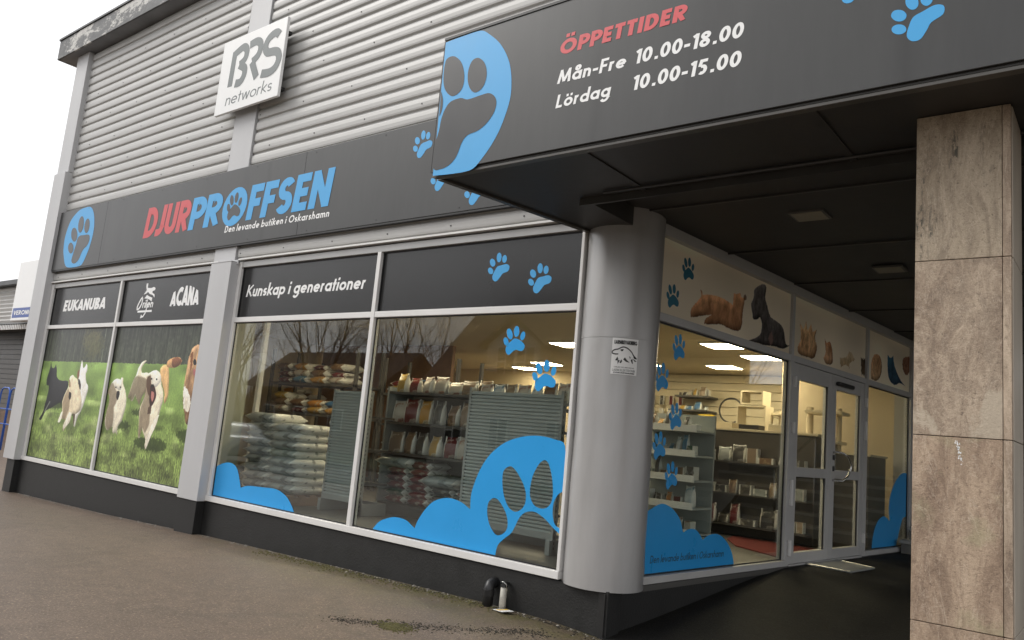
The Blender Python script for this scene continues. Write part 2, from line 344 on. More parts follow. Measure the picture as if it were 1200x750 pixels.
# ---------------------------------------------------------------- stroke lettering (geometric sans)
def arc(cx, cy, rx, ry, a0, a1, n=14):
    return [(cx + rx * math.cos(math.radians(a0 + (a1 - a0) * i / n)), cy + ry * math.sin(math.radians(a0 + (a1 - a0) * i / n))) for i in range(n + 1)]
def glyph(ch, w):
    h = w / 2; X = .64; xm = X / 2
    def bowl(cx): return arc(cx, xm, xm - h, xm - h, 0, 360, 22)
    R = xm - h
    dots = lambda cx, y: [[(cx - .15 - h * .9, y), (cx - .15 + h * .9, y)], [(cx + .15 - h * .9, y), (cx + .15 + h * .9, y)]]
    if ch == ' ': return [], .30
    if ch == '.': return [[(h, h), (2 * h + h, h)]], .10 + w
    if ch in '-–': return [[(0.02, .38), (.36, .38)]], .38
    if ch == 'A': return [[(h * .7, 0), (.37, 1)], [(.37, 1), (.74 - h * .7, 0)], [(.18, .27), (.56, .27)]], .74
    if ch == 'B': return [[(h, 0), (h, 1)], [(h, 1 - h), (.28, 1 - h)] + arc(.28, .74, .17, .26 - h, 90, -90, 10) + [(h, .50)], [(.28, .50 - 0)] + arc(.30, .27, .22, .27 - h, 90, -90, 10) + [(h, h)]], .60
    if ch == 'C': return [arc(.50, .5, .5 - h, .5 - h, 48, 312, 20)], .80
    if ch == 'D': return [[(h, 0), (h, 1)], [(h, 1 - h), (.26, 1 - h)] + arc(.26, .5, .44 - h, .5 - h, 90, -90, 16) + [(h, h)]], .70
    if ch == 'E': return [[(h, 0), (h, 1)], [(h, 1 - h), (.50, 1 - h)], [(h, .5), (.46, .5)], [(h, h), (.50, h)]], .52
    if ch == 'F': return [[(h, 0), (h, 1)], [(h, 1 - h), (.50, 1 - h)], [(h, .48), (.45, .48)]], .50
    if ch == 'G': return [arc(.50, .5, .5 - h, .5 - h, 48, 345, 22) + [(1 - h, .42)], [(.55, .42), (1 - h * .2, .42)]], 1.0
    if ch == 'I': return [[(h, 0), (h, 1)]], w
    if ch == 'J': return [[(.40 - h, 1), (.40 - h, .31)] + arc(.20 - h, .31, .20, .31 - h, 0, -95, 10) + [(-.05, h)]], .40
    if ch == 'K': return [[(h, 0), (h, 1)], [(.60, 1.0), (w * .7, .48)], [(w * .9, .58), (.64, 0.0)]], .64
    if ch == 'L': return [[(h, 0), (h, 1)], [(h, h), (.46, h)]], .47
    if ch == 'M': return [[(h * .8, 0), (.12 + h * .4, 1)], [(.12 + h * .3, .98), (.44, .1)], [(.44, .1), (.76 - h * .3, .98)], [(.76 - h * .4, 1), (.88 - h * .8, 0)]], .88
    if ch == 'N': return [[(h, 0), (h, 1)], [(h, .98), (.68 - h, .02)], [(.68 - h, 0), (.68 - h, 1)]], .68
    if ch in 'OÖ':
        s = [arc(.5, .5, .47 - h * .9, .5 - h, 0, 360, 26)]
        return s + (dots(.5, 1.0 + w * .95) if ch == 'Ö' else []), .98
    if ch == 'P': return [[(h, 0), (h, 1)], [(h, 1 - h), (.30, 1 - h)] + arc(.30, .66, .26 - h * .2, .34 - h, 90, -90, 12) + [(h, .32 + h)]], .60
    if ch == 'R': return [[(h, 0), (h, 1)], [(h, 1 - h), (.30, 1 - h)] + arc(.30, .68, .26 - h * .2, .32 - h, 90, -90, 12) + [(h, .36 + h)], [(.29, .44), (.62 - h * .7, 0)]], .62
    if ch == 'S': q = (1 - w) / 4; return [arc(.28, 1 - h - q, .28 - h, q, 28, 268, 16) + arc(.28, h + q, .28 - h, q, 88, -152, 16)], .56
    if ch == 'T': return [[(0, 1 - h), (.54, 1 - h)], [(.27, 0), (.27, 1)]], .54
    if ch == 'U': return [[(h, 1), (h, .34)] + arc(.32, .32, .32 - h, .32 - h, 180, 360, 14) + [(.64 - h, 1)]], .64
    if ch == 'V': return [[(h * .7, 1), (.35, .02)], [(.35, .02), (.70 - h * .7, 1)]], .70
    if ch in 'aåä':
        s = [bowl(xm), [(X - h, 0), (X - h, X)]]
        if ch == 'å': s += [arc(xm, X + .22, .125, .125, 0, 360, 12)]
        return s, X
    if ch == 'b': return [bowl(xm), [(h, 0), (h, 1.05)]], X
    if ch == 'd': return [bowl(xm), [(X - h, 0), (X - h, 1.05)]], X
    if ch == 'p': return [bowl(xm), [(h, -.28), (h, X)]], X
    if ch == 'g': return [bowl(xm), [(X - h, X), (X - h, 0)] + arc(xm, .0, R, .26, 0, -150, 12)], X
    if ch == 'e': return [arc(xm, xm, R, R, 0, 318, 20), [(h, xm), (X - h * .6, xm)]], X
    if ch == 'o': return [bowl(xm)], X
    if ch == 'ö': return [bowl(xm)] + dots(xm, X + w * .95), X
    if ch == 'h': return [[(h, 0), (h, 1.05)], arc(.26, X - .27, .26 - h, .27 - h, 165, 0, 10) + [(.52 - h, 0)]], .52
    if ch == 'n': return [[(h, 0), (h, X)], arc(.26, X - .27, .26 - h, .27 - h, 165, 0, 10) + [(.52 - h, 0)]], .52
    if ch == 'u': return [[(h, X), (h, .25)] + arc(.26, .26, .26 - h, .26 - h, 180, 360, 12) + [(.52 - h, X)], [(.52 - h, 0), (.52 - h, X)]], .52
    if ch == 'm': return [[(h, 0), (h, X)], arc(.25, X - .26, .25 - h, .26 - h, 165, 0, 10) + [(.50 - h, 0)], arc(.67 - h, X - .26, .25 - h, .26 - h, 165, 0, 10) + [(.92 - w, 0)]], .92 - h
    if ch == 'i': return [[(h, 0), (h, X)], [(h, X + .14), (h, X + .14 + w * 1.1)]], w
    if ch == 'l': return [[(h, 0), (h, 1.05)]], w
    if ch == 'k': return [[(h, 0), (h, 1.05)], [(.48, X), (w * .7, .30)], [(w * .8, .38), (.52, 0)]], .52
    if ch == 'r': return [[(h, 0), (h, X)], arc(.24, X - .25, .24 - h, .25 - h, 165, 72, 8)], .34
    if ch == 's': q = (X - w) / 4; return [arc(.21, X - h - q, .21 - h, q, 30, 268, 12) + arc(.21, h + q, .21 - h, q, 88, -150, 12)], .42
    if ch == 't': return [[(.15, 0), (.15, .90)], [(0, X - h), (.32, X - h)]], .32
    if ch == 'v': return [[(h * .7, X), (.27, .02)], [(.27, .02), (.54 - h * .7, X)]], .54
    if ch == 'w': return [[(h * .7, X), (.22, .02)], [(.22, .02), (.40, X)], [(.40, X), (.58, .02)], [(.58, .02), (.80 - h * .7, X)]], .80
    if ch == '0': return [arc(.30, .5, .30 - h, .5 - h, 0, 360, 22)], .60
    if ch == '1': return [[(.24, 0), (.24, 1)], [(.03, .80), (.24, .93)]], .24 + h
    if ch == '5': return [[(.50, 1 - h), (.16, 1 - h), (.11, .54)] , arc(.27, .32, .27 - h, .32 - h, 125, -130, 14)], .56
    if ch == '8': return [arc(.29, .755, .235 - h * .6, .245 - h * .9, 0, 360, 16), arc(.29, .27, .29 - h, .27 - h * .9, 0, 360, 18)], .58
    return [[(h, 0), (h, 1)]], w
def ribbon(pts, w):
    P = [np.array(p, float) for p in pts]; closed = len(P) > 4 and np.linalg.norm(P[0] - P[-1]) < 1e-4
    if closed: P = P[:-1]
    n = len(P); L = []; Rr = []
    for i in range(n):
        a = P[i] - P[i - 1] if (i > 0 or closed) else None; b = P[(i + 1) % n] - P[i] if (i < n - 1 or closed) else None
        if a is None: a = b
        if b is None: b = a
        a = a / (np.linalg.norm(a) + 1e-9); b = b / (np.linalg.norm(b) + 1e-9); na = np.array([-a[1], a[0]]); nb = np.array([-b[1], b[0]])
        m = na + nb; l = np.linalg.norm(m); m = na if l < .3 else m / l; k = min(1 / max(.35, float(np.dot(m, na))), 1.8)
        L.append(P[i] + m * w / 2 * k); Rr.append(P[i] - m * w / 2 * k)
    vs = L + Rr; fs = [(i, (i + 1) % n, n + (i + 1) % n, n + i) for i in range(n if closed else n - 1)]
    return vs, fs
def lettering(text, T, u0, u1, z0, cap, d, mat, parent, w=.19, shear=.16, track=.10, warp=None, slope=0.0, name='lettering', clamp=True):
    x = 0.0; items = []
    for ch in text:
        st, adv = glyph(ch, w)
        if ch != ' ': items.append((x, ch, st))
        x += adv + (track if ch != ' ' else 0)
    tot = x - track; sx = (u1 - u0 - shear * cap) / tot
    mb = MB(); q = 0
    for gx, ch, st in items:
        for si, s in enumerate(st):
            vs, fs = ribbon(s, w); out = []
            for px, py in vs:
                if ch.isupper() and clamp and ch != 'Ö': py = max(0, min(1, py))
                if ch in 'kv' and clamp: py = max(0, py)
                X = (gx + px) * sx; Y = py * cap
                if warp: Y = py * cap * warp((gx + px) / tot)
                out.append(T(u0 + X + shear * Y, d + .0004 * si, z0 + Y + slope * X))
            mb.add(out, fs)
    return mb.build(name, mat, parent, fix=False)

# ---------------------------------------------------------------- printed pictures (painted in numpy, flat print only)
def vnoise(hh, ww, cell, seed):
    r = np.random.RandomState(seed); gh, gw = int(hh / cell[0]) + 3, int(ww / cell[1]) + 3; g = r.rand(gh, gw)
    y = np.arange(hh) / cell[0]; x = np.arange(ww) / cell[1]; yi = y.astype(int); xi = x.astype(int); fy = (y - yi)[:, None]; fx = (x - xi)[None, :]
    fy = fy * fy * (3 - 2 * fy); fx = fx * fx * (3 - 2 * fx)
    a = g[yi][:, xi]; b = g[yi][:, xi + 1]; c = g[yi + 1][:, xi]; e = g[yi + 1][:, xi + 1]
    return (a * (1 - fx) + b * fx) * (1 - fy) + (c * (1 - fx) + e * fx) * fy
class Print:
    def __init__(s, u0, u1, z0, z1, ppm):
        s.u0, s.u1, s.z0, s.z1 = u0, u1, z0, z1; s.w = int((u1 - u0) * ppm); s.h = int((z1 - z0) * ppm)
        s.U, s.Z = np.meshgrid(u0 + (np.arange(s.w) + .5) / ppm, z0 + (np.arange(s.h) + .5) / ppm); s.img = np.ones((s.h, s.w, 3))
    def mask(s, poly, fur=.012, seed=1, soft=1):
        nx = (vnoise(s.h, s.w, (5, 3), seed) - .5) * 2 * fur; nz = (vnoise(s.h, s.w, (5, 3), seed + 50) - .5) * 2 * fur
        X = s.U + nx; Z = s.Z + nz; m = np.zeros(s.U.shape, bool); P = smoothpoly(poly, 3); n = len(P)
        for i in range(n):
            x1, y1 = P[i]; x2, y2 = P[(i + 1) % n]
            if y1 == y2: continue
            m ^= ((y1 > Z) != (y2 > Z)) & (X < (x2 - x1) * (Z - y1) / (y2 - y1) + x1)
        m = m.astype(float)
        for _ in range(soft):
            p = np.pad(m, 1, mode='edge'); m = (p[1:-1, 1:-1] * 4 + p[:-2, 1:-1] + p[2:, 1:-1] + p[1:-1, :-2] + p[1:-1, 2:]) / 8
        return m
    def paint(s, poly, col, col2=None, fur=.012, seed=1, soft=1, tex=.25, alpha=1.0, side=None, vol=0.0):
        m = s.mask(poly, fur, seed, soft) * alpha; us = [p[0] for p in poly]; zs = [p[1] for p in poly]
        n = vnoise(s.h, s.w, (9, 4), seed + 7) * .6 + vnoise(s.h, s.w, (3, 2), seed + 8) * .4
        c = np.array(col)[None, None, :] * np.ones(s.img.shape)
        if col2 is not None:
            t = np.clip((s.Z - min(zs)) / (max(zs) - min(zs) + 1e-6), 0, 1)
            if side: t = np.clip((s.U - min(us)) / (max(us) - min(us) + 1e-6), 0, 1)
            t = np.clip(t + (vnoise(s.h, s.w, (22, 14), seed + 9) - .5) * .9, 0, 1)[..., None]
            c = c * t + np.array(col2) * (1 - t)
        c = c * (1 - tex * .55 + 1.1 * tex * n)[..., None]
        if vol:   # the photographed animal is lit from the upper left
            q = m.copy(); r = 7
            for ax in (0, 1, 0, 1):
                k = np.cumsum(np.pad(q, [(r + 1, r) if a == ax else (0, 0) for a in (0, 1)], mode='edge'), axis=ax)
                q = (np.take(k, range(2 * r + 1, k.shape[ax]), axis=ax) - np.take(k, range(0, k.shape[ax] - 2 * r - 1), axis=ax)) / (2 * r + 1)
            gz, gx = np.gradient(q); sh = 1 + vol * np.clip((gx * .7 - gz * 1.0) * 9, -1, .7) + vol * .5 * (np.clip(q, 0, 1) - .75)
            c = c * sh[..., None]
        s.img = s.img * (1 - m[..., None]) + np.clip(c, 0, 1) * m[..., None]
    def material(s, name, rough=.35):
        im = bpy.data.images.new(name, s.w, s.h); px = np.ones((s.h, s.w, 4), np.float32); px[..., :3] = np.clip(s.img, 0, 1); im.pixels.foreach_set(px.ravel()); im.update()
        m, nt, b = new_mat(name); t = nd(nt, 'ShaderNodeTexImage'); t.image = im; t.extension = 'EXTEND'
        uv = nd(nt, 'ShaderNodeUVMap'); nt.links.new(uv.outputs[0], t.inputs[0]); nt.links.new(t.outputs[0], b.inputs['Base Color']); b.inputs['Roughness'].default_value = rough
        MT[name] = m; return m
    def sheet(s, name, u0, u1, z0, z1, T, d, parent, mat):
        me = bpy.data.meshes.new(name); me.from_pydata([T(u0, d, z0), T(u1, d, z0), T(u1, d, z1), T(u0, d, z1)], [], [(0, 1, 2, 3)])
        uv = me.uv_layers.new(name='UVMap')
        for i, (u, z) in enumerate(((u0, z0), (u1, z0), (u1, z1), (u0, z1))): uv.data[i].uv = ((u - s.u0) / (s.u1 - s.u0), (z - s.z0) / (s.z1 - s.z0))
        me.materials.append(mat); o = bpy.data.objects.new(name, me); COL.objects.link(o); o.parent = parent; return o
D={'aca': [(-7.222,2.431),(-6.542,2.433),(-6.901,2.681)],
'animal': {'br': [(6.988,2.714),(7.282,2.77),(7.341,2.6),(7.146,2.481),(6.967,2.554)],
'cat': [(1.208,2.564),(1.24,2.561),(1.252,2.522),(1.388,2.555),(1.593,2.568),(1.744,2.554),(1.833,2.539),(1.843,2.659),(1.897,2.659),(1.975,2.685),(2.002,2.647),(2.079,2.657),(2.046,2.524),(2.011,2.322),(1.792,2.297),(1.62,2.311),(1.417,2.277),(1.306,2.265),(1.325,2.312),(1.447,2.374),(1.252,2.33),(1.158,2.304),(1.065,2.287),(1.059,2.346),(1.127,2.418),(1.226,2.507)],
'dk': [(5.296,2.485),(5.531,2.489),(5.545,2.276),(5.325,2.279)],
'dog': [(2.385,2.846),(2.481,2.877),(2.534,2.853),(2.519,2.746),(2.576,2.665),(2.662,2.565),(2.874,2.532),(2.985,2.479),(3.052,2.336),(3.162,2.34),(3.03,2.285),(2.924,2.27),(2.766,2.27),(2.54,2.249),(2.393,2.249),(2.18,2.239),(2.433,2.334),(2.47,2.464),(2.416,2.522),(2.36,2.49),(2.275,2.476),(2.245,2.537),(2.214,2.621),(2.263,2.697),(2.27,2.777)],
'gui': [(5.785,2.595),(5.994,2.609),(6.085,2.503),(6.051,2.351),(5.888,2.259),(5.682,2.264),(5.671,2.449)],
'par': [(6.312,2.668),(6.43,2.639),(6.546,2.685),(6.618,2.541),(6.861,2.385),(7.105,2.312),(6.844,2.336),(6.632,2.282),(6.402,2.332),(6.323,2.473)],
'rab': [(3.392,2.631),(3.497,2.562),(3.565,2.673),(3.615,2.569),(3.704,2.671),(3.754,2.578),(3.874,2.628),(3.821,2.513),(3.891,2.422),(3.809,2.285),(3.628,2.273),(3.393,2.277),(3.359,2.345),(3.436,2.454)],
'squ': [(4.103,2.556),(4.171,2.515),(4.268,2.542),(4.341,2.461),(4.371,2.334),(4.322,2.276),(4.158,2.267),(4.089,2.322),(4.147,2.408)],
'whi': [(4.585,2.389),(4.794,2.431),(4.897,2.514),(5.009,2.488),(5.087,2.43),(4.907,2.365),(4.912,2.297),(4.801,2.337),(4.628,2.283)]},'brs_B': [(-6.178,5.334),(-6.159,5.835),(-5.978,5.85),(-5.888,5.803),(-5.874,5.715),(-5.917,5.649),(-6.014,5.61),(-5.906,5.555),(-5.863,5.509),(-5.872,5.416),(-5.942,5.349),(-6.054,5.355)],
'brs_R': [(-5.819,5.84),(-5.676,5.856),(-5.582,5.812),(-5.561,5.72),(-5.605,5.636),(-5.718,5.581),(-5.563,5.329)],
'brs_S': [(-5.171,5.816),(-5.231,5.86),(-5.321,5.856),(-5.419,5.8),(-5.444,5.702),(-5.379,5.627),(-5.247,5.61),(-5.148,5.569),(-5.115,5.47),(-5.175,5.37),(-5.294,5.336),(-5.464,5.357)],
'brs_net': [(-6.231,5.063),(-5.113,5.095),(-5.129,5.167)],
'ce_out': [(-0.692,3.86),(-0.548,3.866),(-0.36,3.864),(-0.276,3.816),(-0.162,3.712),(-0.076,3.577),(-0.037,3.446),(-0.028,3.303),(-0.061,3.17),(-0.119,3.041),(-0.216,2.917),(-0.332,2.835),(-0.677,2.847)],
'ce_pad': [(-0.691,3.099),(-0.68,3.118),(-0.662,3.19),(-0.653,3.263),(-0.627,3.333),(-0.578,3.381),(-0.484,3.389),(-0.414,3.364),(-0.298,3.37),(-0.221,3.369),(-0.166,3.332),(-0.145,3.277),(-0.164,3.21),(-0.219,3.15),(-0.291,3.112),(-0.379,3.097),(-0.426,3.054),(-0.466,2.957),(-0.526,2.904),(-0.605,2.885),(-0.677,2.902)],
'ce_t1': [(-0.613,3.734),(-0.667,3.721),(-0.679,3.647),(-0.67,3.547),(-0.638,3.475),(-0.576,3.423),(-0.516,3.427),(-0.474,3.471),(-0.471,3.556),(-0.505,3.65),(-0.56,3.71)],
'ce_t2': [(-0.365,3.661),(-0.411,3.648),(-0.436,3.59),(-0.434,3.516),(-0.406,3.446),(-0.362,3.405),(-0.315,3.405),(-0.273,3.442),(-0.259,3.513),(-0.278,3.585),(-0.318,3.636)],
'ce_t3': [(-0.684,3.481),(-0.657,3.414),(-0.655,3.339),(-0.676,3.289)],
'cl1_out': [(-5.589,0.055),(-5.597,0.318),(-5.527,0.41),(-5.328,0.475),(-5.176,0.469),(-5.071,0.403),(-4.966,0.218),(-4.832,0.255),(-4.556,0.269),(-4.289,0.276),(-4.095,0.222),(-3.973,0.13),(-3.918,0.062)],
'cl2_a': [(-1.207,0.539),(-1.249,0.491),(-1.249,0.406),(-1.212,0.315),(-1.14,0.246),(-1.077,0.25),(-1.026,0.293),(-1.015,0.353),(-1.043,0.433),(-1.108,0.508),(-1.159,0.542)],
'cl2_b': [(-1.057,0.826),(-1.109,0.785),(-1.114,0.699),(-1.085,0.582),(-1.028,0.494),(-0.962,0.459),(-0.903,0.474),(-0.854,0.527),(-0.848,0.609),(-0.881,0.688),(-0.952,0.776),(-1.013,0.823)],
'cl2_c': [(-0.691,0.912),(-0.737,0.879),(-0.787,0.792),(-0.808,0.708),(-0.807,0.614),(-0.77,0.549),(-0.714,0.521),(-0.642,0.525),(-0.589,0.571),(-0.575,0.652),(-0.596,0.776),(-0.635,0.877),(-0.661,0.905)],
'cl2_out': [(-2.683,0.058),(-2.596,0.151),(-2.484,0.201),(-2.369,0.227),(-2.232,0.219),(-2.131,0.175),(-2.102,0.161),(-2.081,0.221),(-2.005,0.334),(-1.909,0.424),(-1.79,0.471),(-1.685,0.483),(-1.562,0.465),(-1.472,0.427),(-1.447,0.417),(-1.453,0.54),(-1.419,0.668),(-1.368,0.785),(-1.284,0.904),(-1.166,1.0),(-1.046,1.058),(-0.896,1.097),(-0.746,1.108),(-0.598,1.09),(-0.494,1.049),(-0.462,0.711),(-0.526,0.647),(-0.561,0.574),(-0.561,0.483),(-0.53,0.408),(-0.477,0.382),(-0.479,0.341),(-0.557,0.389),(-0.633,0.44),(-0.71,0.475),(-0.769,0.484),(-0.842,0.465),(-0.896,0.416),(-0.934,0.341),(-0.972,0.277),(-1.043,0.22),(-1.098,0.165),(-1.116,0.103),(-1.117,0.06)],
'dog': {'H': [(-6.477,1.851),(-6.383,1.894),(-6.3,1.879),(-6.151,1.433),(-6.112,1.104),(-6.224,1.044),(-6.27,0.932),(-6.306,0.875),(-6.368,0.871),(-6.457,1.032),(-6.516,1.142),(-6.556,1.337),(-6.549,1.536),(-6.544,1.708),(-6.511,1.779)],
'Hch': [(-6.564,1.366),(-6.424,1.286),(-6.332,1.15),(-6.338,1.024),(-6.431,1.034),(-6.51,1.142)],
'Hear': [(-6.511,1.779),(-6.455,1.808),(-6.424,1.624),(-6.453,1.538)],
'Hn': [(-6.331,1.667),(-6.331,1.648),(-6.342,1.633),(-6.361,1.627),(-6.384,1.632),(-6.403,1.647),(-6.415,1.666),(-6.415,1.686),(-6.403,1.701),(-6.384,1.706),(-6.361,1.701),(-6.342,1.687)],
'Ht': [(-6.315,1.535),(-6.313,1.513),(-6.32,1.496),(-6.333,1.49),(-6.351,1.496),(-6.367,1.512),(-6.377,1.534),(-6.38,1.557),(-6.373,1.573),(-6.359,1.58),(-6.341,1.574),(-6.325,1.558)],
'bush': [(-9.061,1.916),(-9.059,1.792),(-9.144,1.701),(-9.294,1.666),(-9.473,1.698),(-9.632,1.79),(-9.727,1.918),(-9.73,2.047),(-9.64,2.14),(-9.483,2.172),(-9.303,2.135),(-9.15,2.041)]},'eag_beak': [(0.018,0.572),(0.126,0.552),(0.249,0.559)],
'eag_eye': [(0.321,0.688),(0.436,0.705),(0.414,0.649),(0.344,0.645)],
'eag_line': [(0.018,0.572),(0.028,0.628),(0.128,0.677),(0.232,0.694),(0.401,0.758),(0.544,0.744),(0.675,0.685),(0.772,0.614),(0.814,0.561),(0.968,0.46)],
'em_out': [(-10.433,4.153),(-10.266,4.166),(-10.062,4.153),(-9.915,4.039),(-9.825,3.852),(-9.808,3.659),(-9.864,3.44),(-9.968,3.257),(-10.076,3.176),(-10.587,3.187),(-10.778,3.381),(-10.848,3.553),(-10.854,3.755),(-10.756,3.98),(-10.582,4.103)],
'em_pad': [(-10.276,3.692),(-10.133,3.688),(-9.991,3.685),(-9.916,3.653),(-9.899,3.571),(-9.954,3.496),(-10.043,3.455),(-10.105,3.396),(-10.17,3.288),(-10.276,3.231),(-10.388,3.239),(-10.445,3.291),(-10.425,3.388),(-10.406,3.468),(-10.37,3.563),(-10.354,3.65)],
'em_t1': [(-10.388,3.719),(-10.38,3.659),(-10.406,3.618),(-10.46,3.607),(-10.527,3.629),(-10.59,3.678),(-10.631,3.741),(-10.639,3.802),(-10.612,3.843),(-10.557,3.854),(-10.49,3.831),(-10.428,3.781)],
'em_t2': [(-10.21,3.869),(-10.218,3.801),(-10.253,3.755),(-10.304,3.745),(-10.359,3.772),(-10.402,3.83),(-10.422,3.903),(-10.414,3.971),(-10.379,4.017),(-10.327,4.027),(-10.272,3.999),(-10.229,3.941)],
'em_t3': [(-9.981,3.823),(-9.989,3.764),(-10.021,3.725),(-10.068,3.716),(-10.117,3.74),(-10.156,3.791),(-10.174,3.854),(-10.166,3.914),(-10.134,3.954),(-10.087,3.962),(-10.037,3.937),(-9.999,3.887)],
'em_t4': [(-10.446,3.497),(-10.442,3.451),(-10.467,3.42),(-10.515,3.411),(-10.573,3.428),(-10.626,3.466),(-10.66,3.515),(-10.665,3.562),(-10.639,3.593),(-10.59,3.602),(-10.532,3.584),(-10.479,3.546)],
'feather': [[(0.147,0.382),(0.223,0.485),(0.267,0.41),(0.219,0.375)],[(0.248,0.277),(0.235,0.387),(0.323,0.391)],[(0.313,0.325),(0.372,0.416),(0.413,0.374),(0.368,0.306)],[(0.443,0.42),(0.506,0.478),(0.586,0.406),(0.699,0.346),(0.556,0.36)],[(0.726,0.414),(0.791,0.461),(0.826,0.32),(0.789,0.329)],[(0.66,0.52),(0.715,0.501),(0.706,0.434)],[(0.775,0.592),(0.848,0.574),(0.796,0.56)],[(0.818,0.528),(0.95,0.459),(0.861,0.465)],[(0.808,0.462),(0.976,0.394),(0.888,0.389)]],
